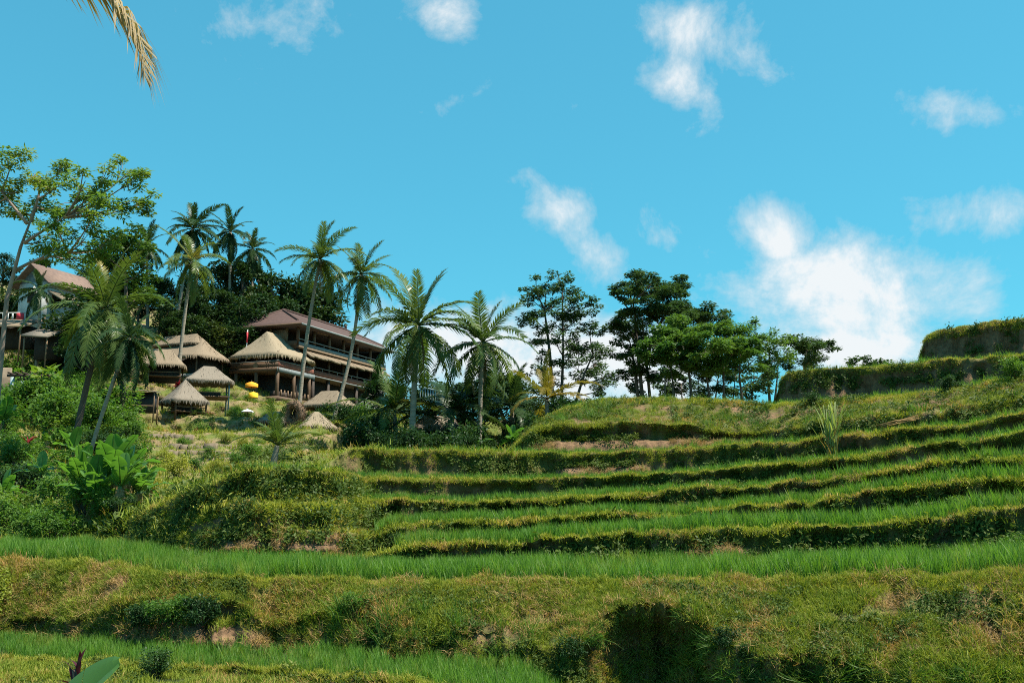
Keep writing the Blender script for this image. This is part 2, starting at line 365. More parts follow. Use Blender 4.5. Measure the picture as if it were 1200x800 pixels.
XS = np.arange(-520, 1721, 2.2)
NX = len(XS)
FAR0 = dict(left=[])
RINGS = [  # name, lip polyline, bank steepness (run per metre of rise) or None for a bank as long as the gap
 ('feet', [Z(-520, 1.0, -1.75), Z(1720, 1.0, -1.75)], None),
 ('near', [Z(-520, 6.0, -2.35), Z(600, 6.0, -2.3), Z(1720, 6.0, -2.5)], None),
 ('bund_b', [Y(-520, 768, 17), Y(0, 770, 16.3), Y(100, 773, 16), Y(200, 780, 15.3), Y(300, 787, 14.7), Y(400, 795, 13.8), Y(500, 805, 13.1),
             Y(620, 822, 12.4), Z(690, 11.8, -3.0), Z(850, 11, -3.3), Z(1000, 10.5, -3.3), Z(1720, 10.5, -3.3)], .8),
 ('mid', [Y(-520, 715, 20), Y(0, 715, 19.7), Y(60, 722, 19.2), Y(130, 722, 18.6), Y(150, 705, 18.2), Y(290, 702, 17.4), Y(330, 735, 16.9), Y(440, 700, 16.8), Y(470, 735, 16.1), Y(540, 742, 15.9), Y(650, 752, 15.5),
          Y(690, 736, 15.6), Y(716, 714, 15.8), Y(745, 703, 15.9), Y(785, 707, 15.6), Y(815, 722, 15.2), Y(842, 746, 14.7), Y(880, 766, 14.2), Y(1000, 779, 13.6), Y(1100, 785, 13.3), Y(1200, 792, 12.8), Y(1720, 795, 12.8)], .55),
 ('bund_a', [Y(-520, 655, 20.5), Y(0, 656, 20.6), Y(100, 659, 20.2), Y(160, 660, 19.8), Y(185, 668, 19.0), Y(230, 677, 18.0), Y(300, 678, 17.8), Y(500, 682, 17.3), Y(700, 683, 16.9),
             Y(900, 680, 16.2), Y(1050, 676, 15.4), Y(1200, 668, 14.6), Y(1720, 640, 14.6)], None),
 ('lip1', [Y(-520, 645, 28), Y(0, 640, 27), Y(170, 645, 26), Y(200, 642, 24.6), Y(290, 645, 22.2), Y(400, 651, 21.9), Y(415, 657, 21.8), Y(440, 651, 21.6), Y(474, 641, 21.5), Y(520, 638, 21.5),
           Y(600, 638, 21.4), Y(660, 631, 21.3), Y(740, 626, 21), Y(810, 619, 20.8), Y(880, 621, 20.3), Y(960, 618, 20), Y(1020, 614, 19.6), Y(1080, 608, 19.2), Y(1140, 597, 18.7), Y(1200, 592, 18.4), Y(1720, 575, 18)], .45),
 ('lip2', [Y(-520, 632, 30), Y(0, 626, 29.5), Y(170, 636, 26.3), Y(200, 629, 24.8), Y(290, 618, 22.5), Y(400, 622, 22.25), Y(440, 626, 23.6), Y(466, 616, 24.2), Y(520, 612, 24.8), Y(580, 611, 25), Y(640, 608, 25),
           Y(690, 603, 24.8), Y(760, 603, 24.6), Y(840, 598, 24), Y(910, 590, 23.5), Y(960, 587, 23), Y(1030, 575, 22.2), Y(1112, 565, 21.5), Y(1200, 560, 20.8), Y(1720, 540, 20)], .4),
 ('lip3', [Y(-520, 618, 32), Y(0, 611, 32), Y(170, 626, 26.6), Y(200, 612, 25.0), Y(290, 590, 22.85), Y(350, 592, 22.7), Y(405, 592, 22.8), Y(424, 587, 27), Y(460, 586, 28), Y(520, 589, 28.5), Y(600, 589, 28.5), Y(696, 582, 28.2),
           Y(780, 575, 27.6), Y(880, 570, 26.4), Y(940, 564, 25.8), Y(1030, 552, 24.7), Y(1084, 544, 24), Y(1160, 537, 23), Y(1200, 535, 22.7), Y(1720, 510, 22)], .35),
 ('lip4', [Y(-520, 600, 35), Y(0, 596, 35), Y(172, 606, 26.9), Y(200, 588, 25.4), Y(255, 567, 24.1), Y(300, 551, 23.4), Y(350, 551, 23.3), Y(405, 555, 23.6), Y(426, 558, 30), Y(480, 560, 31.5), Y(560, 561, 32), Y(620, 563, 32),
           Y(700, 559, 31.6), Y(780, 556, 31), Y(826, 551, 30.6), Y(880, 547, 30), Y(920, 543, 29.4), Y(970, 539, 28.8), Y(1030, 532, 27.8), Y(1080, 522, 26.8), Y(1160, 512, 25.4), Y(1200, 505, 24.8), Y(1720, 470, 24)], .32),
 ('lip5', [Y(-520, 575, 40), Y(0, 570, 40), Y(200, 600, 34), Y(300, 562, 34), Y(388, 548, 34.5), Y(400, 529, 35), Y(440, 526, 35.5), Y(500, 528, 36), Y(560, 529, 36), Y(620, 530, 36), Y(720, 531, 35.6), Y(800, 525, 35),
           Y(860, 521, 34.2), Y(940, 517, 32.6), Y(1000, 508, 31.4), Y(1060, 503, 30), Y(1120, 497, 28.8), Y(1200, 482, 27.2), Y(1720, 450, 26)], .3),
 ('lip6', [Y(-520, 550, 46), Y(0, 545, 46), Y(200, 570, 42), Y(300, 551, 42), Z(390, 42, 1.9), Z(480, 43, 2.2), Z(598, 43, 2.5), Y(608, 514, 39.6), Y(625, 504, 39.6), Y(650, 496, 39.6), Y(700, 494, 39.5), Y(800, 498, 38.6),
           Y(850, 503, 38), Y(900, 505, 37), Y(960, 491, 35), Y(1020, 487, 33.4), Y(1080, 483, 32), Y(1130, 473, 31), Y(1200, 462, 30), Y(1720, 430, 28)], .28),
 ('lip7', [Y(-520, 525, 52), Y(0, 520, 52), Y(200, 545, 50), Y(300, 538, 50), Z(390, 49, 2.9), Z(480, 50, 2.7), Z(598, 49, 2.7), Y(612, 509, 44), Y(640, 489, 44), Y(660, 479, 44), Y(700, 468, 44), Y(760, 466, 43.4), Y(850, 468, 42), Y(890, 475, 41.3),
           Y(930, 471, 40), Y(982, 468, 38.4), Y(1040, 463, 37), Y(1090, 459, 35.6), Y(1124, 454, 34.6), Y(1200, 440, 33), Y(1720, 400, 31)], None),
 ('lip8', [Y(-520, 498, 59), Y(0, 495, 59), Y(200, 525, 57), Y(300, 523, 58), Z(390, 57, 4.4), Z(480, 57, 3.7), Z(600, 57, 3.8), Z(700, 53, 4.7), Z(850, 49, 4.7), Z(907.5, 43.5, 4.75), Y(912, 441, 43), Y(932, 434, 42.7), Y(1020, 430, 40.6), Y(1060, 426, 39.4),
           Y(1120, 421, 37.6), Y(1200, 417, 36), Y(1720, 390, 34)], .32),
 ('lip9', [Y(-520, 472, 67), Y(0, 470, 67), Y(200, 507, 64), Y(300, 506, 66), Z(390, 66, 5.8), Z(480, 66, 5.2), Z(600, 66, 5.0), Z(700, 60, 4.7), Z(907, 52, 4.8), Z(930, 50, 5.9), Z(1074.5, 45, 5.95), Y(1079, 399, 44), Y(1088, 392, 43.7),
           Y(1110, 386, 43), Y(1160, 378, 41.6), Y(1200, 374, 40.6), Y(1720, 340, 38)], .28),
 ('hill1', [Y(-520, 440, 78), Y(0, 440, 78), Y(200, 483, 77), Y(300, 490, 78), Z(390, 79, 7.8), Z(480, 79, 6.8), Z(600, 79, 7.2), Z(700, 79, 4.9), Z(907, 79, 4.5), Z(1074, 70, 5.5), Z(1100, 70, 7.8), Z(1720, 70, 9)], .8),
 ('hill2', [Y(-520, 405, 90), Y(0, 405, 90), Y(200, 455, 88), Y(300, 472, 90), Z(390, 92, 9.6), Z(480, 92, 8.2), Z(600, 92, 7.6), Z(700, 92, 4.2), Z(1720, 92, 8)], .8),
 ('hill3', [Y(-520, 378, 97), Y(0, 378, 97), Y(200, 430, 98), Y(300, 462, 98), Z(330, 99, 11), Z(390, 100, 10.2), Z(480, 100, 8.6), Z(600, 100, 7.6), Z(700, 100, 4.0), Z(1720, 100, 8)], .6),
 ('hill4', [Y(-520, 340, 112), Y(0, 345, 112), Y(200, 395, 112), Y(300, 428, 112), Z(390, 120, 11.5), Z(480, 116, 9), Z(600, 114, 4), Z(1720, 114, 7)], None),
 ('ridge', [Y(-520, 325, 130), Y(0, 330, 130), Y(200, 365, 130), Y(300, 400, 130), Z(390, 135, 14), Z(480, 130, 8), Z(600, 130, 3), Z(1720, 130, 5)], None),
 ('beyond', [Z(-520, 210, 24), Z(300, 210, 16), Z(480, 210, 3), Z(1720, 210, 0)], None),
 ('far', [Z(-520, 600, -6), Z(1720, 600, -6)], None),
]


def smooth(a, s):
    k = np.exp(-.5 * (np.arange(-4 * s, 4 * s + 1) / s) ** 2); k /= k.sum()
    return np.convolve(np.pad(a, 4 * s, mode='edge'), k, mode='valid')


def wob(x, seed, f):
    P = np.stack([x * f, np.full_like(x, seed * 3.7), np.zeros_like(x)], 1)
    return vnoise(P, 1.0, seed, 3) - .5


NB, NF = 9, 7
rows_d, rows_z, rows_zone, row_info = [], [], [], []
EARTH = {'lip8': (900, 1720, 1.0), 'lip9': (1070, 1720, 1.0), 'lip6': (610, 960, .8), 'lip1': (235, 425, 1.0), 'lip2': (245, 425, 1.0), 'lip3': (190, 425, .7), 'mid': (140, 345, 1.0), 'lip5': (400, 1000, .25)}
rows_earth = []
DEBRIS = [('lip6', 615, 900, .45), ('lip1', 245, 425, .35), ('lip2', 250, 420, .2), ('mid', 165, 335, .35), ('lip5', 640, 760, .3), ('lip1', 790, 880, .25)]
prev_d = prev_z = None
LIP = {}
for ri, (rname, poly, steep) in enumerate(RINGS):
    px = np.array([p[0] for p in poly]); ld = np.interp(XS, px, [p[1] for p in poly]); lz = np.interp(XS, px, [p[2] for p in poly])
    sharp = rname in ('lip8', 'lip9')
    ld = smooth(ld, 2 if sharp else 4); lz = smooth(lz, 2 if sharp else 4)
    if 2 <= ri <= 13:
        lz = lz + wob(XS, ri, .05) * .14 + wob(XS, ri + 30, .2) * .11
        ld = ld + wob(XS, ri + 60, .03) * .5 + wob(XS, ri + 90, .12) * .35
    LIP[rname] = (ld, lz)
    if prev_d is None:
        rows_d.append(ld); rows_z.append(lz); rows_zone.append(np.zeros((NX, 3))); row_info.append(('field', rname, 0.0)); rows_earth.append(np.zeros(NX))
    else:
        h = np.maximum(lz - prev_z, .05)
        gap = np.maximum(ld - prev_d, .3)
        run = gap * .97 if steep is None else np.clip(steep * h, .05, gap * .9)
        hillmask = np.clip((395 - XS) / 30, 0, 1) if rname in ('lip5', 'lip6', 'lip7', 'lip8', 'lip9') else np.zeros(NX)
        run = run * (1 - hillmask) + np.maximum(run, gap * .55) * hillmask
        under = np.zeros(NX)
        if rname == 'mid':
            under = 1.25 * np.exp(-(np.abs(XS - 748) / 72) ** 2.5) * (1 + wob(XS, 7, .06) * .8) + .35 * np.clip((XS - 845) / 20, 0, 1)
            under = np.maximum(under, .55 * np.exp(-((XS - 215) / 62) ** 4)); under = np.maximum(under, .35 * np.exp(-((XS - 75) / 45) ** 4))
        elif rname == 'lip6': under = .55 * np.clip((XS - 622) / 15, 0, 1) * np.clip((905 - XS) / 30, 0, 1)
        elif rname == 'lip2': under = .35 * np.exp(-((XS - 462) / 20) ** 4) + np.maximum(0, .28 + wob(XS, 140, .05) * .6) * np.clip((XS - 490) / 20, 0, 1)
        elif rname == 'lip4': under = .30 * np.exp(-((XS - 298) / 9) ** 2) + np.maximum(0, .30 + wob(XS, 141, .05) * .5) * np.clip((XS - 420) / 20, 0, 1) + .22 * np.exp(-((XS - 370) / 50) ** 4)
        elif rname.startswith('lip'): under = np.maximum(0, .30 + wob(XS, ri + 120, .05) * .6) * np.clip((XS - 420) / 20, 0, 1)
        bd = ld - run; bz = prev_z
        # field behind the previous lip
        for k in range(1, NF + 1):
            u = k / NF; u = u ** 1.3
            d = prev_d * (1 - u) + bd * u
            if rname in ('near', 'bund_b'): z = prev_z + 0 * d
            else: z = prev_z - .05 * np.clip((d - prev_d) / .5, 0, 1) * (1 if steep else 0)
            rows_d.append(d); rows_z.append(z)
            zn = np.zeros((NX, 3)); zn[:, 0] = 1 if ri <= 13 else 0
            if ri >= 9: zn[:, 0] = np.clip((XS - 395) / 20, 0, 1) * (1 if ri <= 13 else 0)
            if k == 1: zn[:, 2] = .6 * zn[:, 0]
            rows_earth.append(np.zeros(NX)); rows_zone.append(zn); row_info.append(('field', RINGS[ri - 1][0], u))
        # the bank up to this lip
        for k in range(1, NB + 1):
            t = k / NB
            zz = bz + (lz - bz) * t
            prof = t ** 1.6 if steep is not None else t
            d = bd + (ld - bd) * prof + under * np.sin(math.pi * min(1, t / .92)) ** .7 * (1 if t < .95 else 0)
            if t < .45:
                for (rn, xa, xb, am) in DEBRIS:  # slumped earth at the foot of the bank
                    if rn == rname: d = d - am * (1 - t / .45) ** .5 * np.clip((XS - xa) / 25, 0, 1) * np.clip((xb - XS) / 25, 0, 1) - (under * np.sin(math.pi * min(1, t / .92)) ** .7) * np.clip((XS - xa) / 25, 0, 1) * np.clip((xb - XS) / 25, 0, 1)
            rows_d.append(d); rows_z.append(zz)
            zn = np.zeros((NX, 3)); b = 1.0 if ri <= 13 else 0.0
            if ri >= 9: b = b * np.clip((XS - 395) / 20, 0, 1)
            zn[:, 1] = b; zn[:, 2] = b * (0 if t < .9 else .8)
            e0 = EARTH.get(rname); ea = np.zeros(NX)
            if e0: ea = e0[2] * np.clip((XS - e0[0]) / 20, 0, 1) * np.clip((e0[1] - XS) / 20, 0, 1) * (1.0 if t < (.8 if rname in ('lip8', 'lip9') else .5) else .0)
            for (rn, xa, xb, am) in DEBRIS:
                if rn == rname and t < .45: ea = np.maximum(ea, np.clip((XS - xa) / 15, 0, 1) * np.clip((xb - XS) / 15, 0, 1))
            rows_earth.append(ea)
            rows_zone.append(zn); row_info.append(('bank', rname, t))
    prev_d, prev_z = ld, lz

GD = np.array(rows_d); GZ = np.array(rows_z); ZONE = np.array(rows_zone)
NR = len(GD)
UX = (XS - 600) / FPX / (math.cos(TILT))
GX = GD * ((XS - 600) / FPX * 1.0143)[None, :]      # ray slope at the horizon row
GP = np.stack([GX, GD, GZ], -1)
flat = GP.reshape(-1, 3)
isbank = np.array([1.0 if (r[0] == 'bank' and r[1] not in ('near', 'feet', 'beyond', 'far')) else .25 for r in row_info])[:, None]
lipfade = np.array([(.35 if (r[0] == 'bank' and r[2] > .9) else 1.0) for r in row_info])[:, None]
dist = np.clip(GD / 20, .8, 4)
nn = (vnoise(flat, .9, 3, 4).reshape(NR, NX) - .5); n2 = (vnoise(flat, 3.1, 5, 3).reshape(NR, NX) - .5)
steepfield = isbank * lipfade
GP[:, :, 1] += (nn * .95 + n2 * .45) * steepfield * np.where(GD > 60, 2.0, .8)
GP[:, :, 2] += (nn * .12 + n2 * .10) * np.where(GD > 45, 2.5, 1.0) * np.where(isbank > .5, 1, .35)
GP[:, :, 0] = GP[:, :, 1] * ((XS - 600) / FPX * 1.0143)[None, :]
ii = np.arange(NR - 1)[:, None] * NX; jj = np.arange(NX - 1)[None, :]
GQ = np.stack([ii + jj, ii + jj + 1, ii + NX + jj + 1, ii + NX + jj], -1).reshape(-1, 4)
gme = mesh_np('terraced_hillside', GP.reshape(-1, 3), GQ, None, M['ground'], True)
ca = gme.color_attributes.new('zone', 'FLOAT_COLOR', 'POINT')
ca.data.foreach_set('color', np.concatenate([ZONE.reshape(-1, 3), np.array(rows_earth).reshape(-1, 1)], 1).astype(np.float32).ravel())
hill = link('terraced_hillside', gme)
tag(hill, 'terraced hillside of earth banks and paddies rising to a village slope', 'hillside', kind='structure')

base = MB(); n = 48
th = np.arange(n) * 2 * math.pi / n
base.add(np.vstack([[(0, 0, -7)], np.stack([np.cos(th) * 4000, np.sin(th) * 4000, np.full(n, -7.0)], 1)]), None, [(0, 1 + k, 1 + (k + 1) % n) for k in range(n)])
tag(base.build('valley_ground', M['ground']), 'low valley ground reaching to the horizon', 'ground', kind='structure')
XSLOPE = (XS - 600) / FPX * 1.0143


def ground_z(x, y):
    """height of the hillside under a point"""
    s = x / y * FPX / 1.0143 + 600
    j = int(np.clip(round((s - XS[0]) / 2.2), 0, NX - 1))
    dcol = GP[:, j, 1]; zcol = GP[:, j, 2]
    o = np.argsort(dcol, kind='stable')
    return float(np.interp(y, dcol[o], zcol[o]))


def on_ground(px, d):
    x = (px - 600) / FPX * d * 1.0143
    return Vector((x, d, ground_z(x, d)))


# ------------------------------------------------------------------ scattering (only for uncountable growth)
def blade_tuft(name, n, h, spread, w, mat, droop=.5, seed=0, base_r=.03, seg=3):
    rg = np.random.default_rng(seed); mb = MB()
    for i in range(n):
        a = rg.uniform(0, 2 * math.pi); L = h * rg.uniform(.6, 1.1); out = spread * rg.uniform(.2, 1.0)
        b = np.array([math.cos(a), math.sin(a), 0]); p0 = b * base_r * rg.uniform(0, 1) + np.array([rg.normal(0, base_r), rg.normal(0, base_r), 0]); side = np.array([-b[1], b[0], 0])
        pts = []
        for k in range(seg + 1):
            t = k / seg
            pts.append(p0 + b * out * L * (t ** 1.7) + np.array([0, 0, L * (t - droop * out * t * t * .55)]))
        wd = w * rg.uniform(.7, 1.2); V = []
        for k in range(seg):
            ww = wd * (1 - .55 * k / seg); V += [pts[k] - side * ww / 2, pts[k] + side * ww / 2]
        V.append(pts[seg])
        Q = [(2 * k, 2 * k + 1, 2 * k + 3, 2 * k + 2) for k in range(seg - 1)]
        mb.add(V, Q, [(2 * seg - 2, 2 * seg - 1, 2 * seg)])
    return mb.mesh(name, mat)


def leafy_tuft(name, n, r, h, L, W, mat, seed=0):
    rg = np.random.default_rng(seed); mb = MB()
    C = np.stack([rg.normal(0, r * .5, n), rg.normal(0, r * .5, n), rg.uniform(.02, h, n)], 1)
    D = np.stack([rg.normal(0, 1, n), rg.normal(0, 1, n), rg.normal(.25, .5, n)], 1)
    N = np.stack([rg.normal(0, .5, n), rg.normal(0, .5, n), np.ones(n)], 1)
    mb.leaves(C, D, N, rg.uniform(.6, 1.2, n) * L, rg.uniform(.6, 1.2, n) * W)
    return mb.mesh(name, mat)


def scatter(name, P, rot, scl, sources, label, cat, mat):
    """points carrying tufts; the tufts are drawn by geometry nodes"""
    me = bpy.data.meshes.new(name); P = np.asarray(P, np.float32)
    me.vertices.add(len(P)); me.vertices.foreach_set('co', P.ravel())
    a = me.attributes.new('rot', 'FLOAT_VECTOR', 'POINT'); a.data.foreach_set('vector', np.asarray(rot, np.float32).ravel())
    a = me.attributes.new('scl', 'FLOAT', 'POINT'); a.data.foreach_set('value', np.asarray(scl, np.float32).ravel())
    a = me.attributes.new('pick', 'INT', 'POINT'); a.data.foreach_set('value', (np.arange(len(P)) * 7919 % len(sources)).astype(np.int32))
    me.materials.append(mat)
    o = link(name, me)
    ng = bpy.data.node_groups.new(name + '_scatter', 'GeometryNodeTree')
    ng.interface.new_socket('Geometry', in_out='INPUT', socket_type='NodeSocketGeometry')
    ng.interface.new_socket('Geometry', in_out='OUTPUT', socket_type='NodeSocketGeometry')
    N = ng.nodes; L = ng.links
    gi = N.new('NodeGroupInput'); go = N.new('NodeGroupOutput'); ip = N.new('GeometryNodeInstanceOnPoints')
    jn = N.new('GeometryNodeJoinGeometry')
    for s in sources:
        oi = N.new('GeometryNodeObjectInfo'); oi.inputs[0].default_value = s; oi.inputs['As Instance'].default_value = False
        g2 = N.new('GeometryNodeGeometryToInstance'); L.new(oi.outputs['Geometry'], g2.inputs[0]); L.new(g2.outputs[0], jn.inputs[0])
    def attr(nm, dt):
        x = N.new('GeometryNodeInputNamedAttribute'); x.data_type = dt; x.inputs[0].default_value = nm; return x.outputs[0]
    e2r = N.new('FunctionNodeEulerToRotation'); L.new(attr('rot', 'FLOAT_VECTOR'), e2r.inputs[0])
    L.new(gi.outputs[0], ip.inputs['Points']); L.new(jn.outputs[0], ip.inputs['Instance'])
    ip.inputs['Pick Instance'].default_value = True
    L.new(attr('pick', 'INT'), ip.inputs['Instance Index']); L.new(e2r.outputs[0], ip.inputs['Rotation']); L.new(attr('scl', 'FLOAT'), ip.inputs['Scale'])
    L.new(ip.outputs[0], go.inputs[0])
    md = o.modifiers.new('scatter', 'NODES'); md.node_group = ng
    tag(o, label, cat, kind='stuff')
    return o


def src(me): return bpy.data.objects.new(me.name, me)


# per-cell data of the ground grid for sampling
c00 = GP[:-1, :-1]; c10 = GP[:-1, 1:]; c01 = GP[1:, :-1]; c11 = GP[1:, 1:]
CN = np.cross(c10 - c00, c01 - c00); CA = np.linalg.norm(CN, axis=2); CN = CN / (CA[..., None] + 1e-9)
CN *= np.sign(CN[..., 2:3] + 1e-6)
cellrow = row_info[1:]
XC = (XS[:-1] + XS[1:]) / 2
EARTHC = np.array(rows_earth)[1:, :-1]


def cells(kind, ring, x0, x1, t0=0.0, t1=1.0):
    m = np.zeros(CA.shape, bool)
    rr = [i for i, r in enumerate(cellrow) if r[0] == kind and r[1] == ring and t0 < r[2] <= t1 + 1e-6]
    cc = np.where((XC >= x0) & (XC <= x1))[0]
    m[np.ix_(rr, cc)] = True
    return m


def sample(mask, per_m2, maxn=40000, weight=None):
    idx = np.argwhere(mask); A = CA[mask]
    if weight == 'green': A = A * (1 - .93 * EARTHC[mask]); weight = None
    A = np.maximum(A, 1e-9)
    if weight is not None: A = A * weight(idx)
    tot = A.sum(); n = int(min(maxn, tot * per_m2))
    if n < 1: return np.zeros((0, 3)), np.zeros((0, 3))
    pick = idx[RNG.choice(len(idx), n, p=A / tot)]
    u = RNG.random(n)[:, None]; v = RNG.random(n)[:, None]; r, c = pick[:, 0], pick[:, 1]
    P = c00[r, c] * (1 - u) * (1 - v) + c10[r, c] * u * (1 - v) + c01[r, c] * (1 - u) * v + c11[r, c] * u * v
    return P, CN[r, c]


def lean(Nrm, amount, jitter=.25):
    """euler that turns a tuft partly towards the surface normal and turns it about its own axis"""
    n = len(Nrm); out = np.zeros((n, 3))
    ax = Nrm * amount; ax[:, 2] = 1 - amount + Nrm[:, 2] * amount
    ax = ax / np.linalg.norm(ax, axis=1)[:, None]
    rz = RNG.uniform(0, 2 * math.pi, n)
    # tilt in world: rotate z by rz first, then tilt -> euler XYZ applies x, then y, then z; use tilt angles in the rotated frame
    tx = np.arctan2(-ax[:, 1], ax[:, 2]); ty = np.arcsin(np.clip(ax[:, 0], -1, 1))
    c, s = np.cos(-rz), np.sin(-rz)
    vx = ax[:, 0] * c - ax[:, 1] * s; vy = ax[:, 0] * s + ax[:, 1] * c
    out[:, 0] = np.arctan2(-vy, ax[:, 2]) + RNG.normal(0, jitter, n); out[:, 1] = np.arcsin(np.clip(vx, -1, 1)) + RNG.normal(0, jitter, n); out[:, 2] = rz
    return out


RICE = [src(blade_tuft('rice_tuft', 15, .42, .55, .013, M['rice'], .5, s, .05)) for s in range(4)]
RICE_FAR = [src(blade_tuft('rice_tuft_far', 13, .42, .5, .020, M['rice'], .5, s + 9, .06, 2)) for s in range(3)]
GRASS = [src(blade_tuft('grass_tuft', 18, .13, 1.0, .010, M['bank_grass'], .8, s + 20, .05)) for s in range(4)]
GRASS_FAR = [src(blade_tuft('grass_tuft_far', 14, .16, 1.0, .016, M['bank_grass'], .8, s + 30, .07, 2)) for s in range(3)]
LIPG = [src(blade_tuft('bund_tuft', 16, .10, .85, .010, M['lip_grass'], .7, s + 40, .05, 2)) for s in range(3)]
LIPG_FAR = [src(blade_tuft('bund_tuft_far', 14, .11, .9, .016, M['lip_grass'], .7, s + 50, .07, 2)) for s in range(3)]
DRY = [src(blade_tuft('dry_tuft', 14, .22, 1.3, .010, M['dry_grass'], 1.2, s + 60, .06, 2)) for s in range(3)]
WEED = [src(leafy_tuft('weed_tuft', 40, .15, .15, .085, .035, M['weed'], s + 70)) for s in range(4)]
LONGG = [src(blade_tuft('long_grass_tuft', 16, .55, .8, .014, M['shrub'], .9, s + 80, .06, 3)) for s in range(3)]

# rice in every paddy: (ring whose lip bounds it, x from, x to, per square metre, near?)
PADDY = [('bund_b', -300, 690, 70, True, .58, 'young green rice in the low paddy beneath the broad grassy bank'),
         ('bund_a', -300, 1500, 62, True, 1.0, 'young green rice in the long flat paddy above the broad grassy bank'),
         ('lip1', 470, 1400, 46, False, 1.0, 'green rice in the paddy one step above the long flat paddy'),
         ('lip2', 448, 1400, 42, False, .92, 'green rice in the paddy two steps above the long flat paddy'),
         ('lip3', 428, 1400, 38, False, .85, 'green rice in the paddy three steps above the long flat paddy'),
         ('lip4', 300, 1400, 34, False, .8, 'green rice in the paddy that runs out onto the rounded bulge'),
         ('lip5', 402, 1400, 30, False, .8, 'green rice in the paddy at the foot of the palms and the grassy mound'),
         ('lip6', 900, 1400, 26, False, .8, 'green rice on the narrow step behind the tall cane clump'),
         ('lip7', 660, 1400, 26, False, .9, 'green rice on top of the grassy mound and along the cut wall'),
         ('lip8', 918, 1400, 24, False, .9, 'green rice on the ledge between the two cut earth walls')]
for ring, x0, x1, dens, near, sc, lab in PADDY:
    P, Nn = sample(cells('field', ring, x0, x1, .12, 1.0), dens, 26000)
    rot = np.stack([RNG.normal(0, .08, len(P)), RNG.normal(0, .08, len(P)), RNG.uniform(0, 6.28, len(P))], 1)
    wv = .8 + .5 * vnoise(P, .5, 9, 2)
    scatter('paddy_rice', P, rot, sc * RNG.uniform(.75, 1.1, len(P)) * wv, RICE if near else RICE_FAR, lab, 'rice', M['rice'])

# grass on the bunds and banks
def gather(specs, cap=60000, weight='green'):
    Ps, Ns = [], []
    for (kind, ring, x0, x1, t0, t1, dens) in specs:
        P, Nn = sample(cells(kind, ring, x0, x1, t0, t1), dens, cap, weight); Ps.append(P); Ns.append(Nn)
    return np.vstack(Ps), np.vstack(Ns)


def keep(P, Nn, freq, seed, lo, hi=2.0):
    v = vnoise(P, freq, seed, 3); k = (v > lo) & (v < hi)
    return P[k], Nn[k]


XA, XB = -280, 1480
near_b = [('bank', 'bund_b', XA, XB, 0, 1, 150), ('bank', 'mid', XA, XB, 0, 1, 260), ('field', 'mid', XA, XB, 0, 1, 400), ('bank', 'bund_a', XA, XB, 0, 1, 400)]
near_b += [('bank', 'bund_b', XA, 900, 0, .5, 100), ('field', 'near', XA, 900, .45, 1, 240), ('field', 'feet', XA, 1480, .3, 1, 20), ('bank', 'near', XA, 1480, 0, 1, 30)]
P, Nn = gather(near_b); P, Nn = keep(P, Nn, 1.0, 41, .33)
scatter('bank_grass', P, lean(Nn, .55), RNG.uniform(.55, 1.15, len(P)) * (.5 + 1.1 * vnoise(P, 1.3, 83, 2)), GRASS, 'mixed olive and straw coloured grass over the broad lower bank', 'grass', M['bank_grass'])
far_b = [('bank', r, 170 if r in ('lip1', 'lip2', 'lip3', 'lip4') else 395, XB, t0, t1, dn) for r in ('lip1', 'lip2', 'lip3', 'lip4', 'lip5', 'lip6') for (t0, t1, dn) in ((0, .62, 16), (.62, 1, 130))]
far_b += [('bank', 'lip7', 600, XB, 0, 1, 70)] + [('field', r, 175, 440, 0, 1, 90) for r in ('lip1', 'lip2', 'lip3')]
P, Nn = gather(far_b); P, Nn = keep(P, Nn, 1.1, 43, .44)
scatter('bank_grass', P, lean(Nn, .6), RNG.uniform(.5, 1.1, len(P)), GRASS_FAR, 'olive grass hanging down the upper terrace banks', 'grass', M['bank_grass'])
P, Nn = gather([('field', 'bund_a', XA, XB, 0, .14, 330), ('bank', 'bund_a', XA, XB, .86, 1, 330), ('field', 'bund_b', XA, 900, 0, .14, 300), ('bank', 'bund_b', XA, 900, .5, 1, 260)])
scatter('bund_grass', P, lean(Nn, .4), RNG.uniform(.5, 1.1, len(P)), LIPG, 'short yellowish grass along the edge of the long flat paddy', 'grass', M['lip_grass'])
lips = []
for r in ('lip1', 'lip2', 'lip3', 'lip4', 'lip5', 'lip6', 'lip7', 'lip8', 'lip9'):
    x0 = {'lip4': 172, 'lip1': 410, 'lip2': 430, 'lip3': 424, 'lip6': 606, 'lip7': 606, 'lip8': 910, 'lip9': 1077}.get(r, 398)
    lips += [('field', r, x0, XB, 0, .12, 170), ('bank', r, x0, XB, .85, 1, 200)]
P, Nn = gather(lips)
P, Nn = keep(P, Nn, 1.6, 71, .36)
scatter('bund_grass', P, lean(Nn, .4), RNG.uniform(.5, 1.1, len(P)) * (.4 + 1.3 * vnoise(P, 1.2, 77, 2)), LIPG_FAR, 'short yellow green grass edging the upper terraces', 'grass', M['lip_grass'])
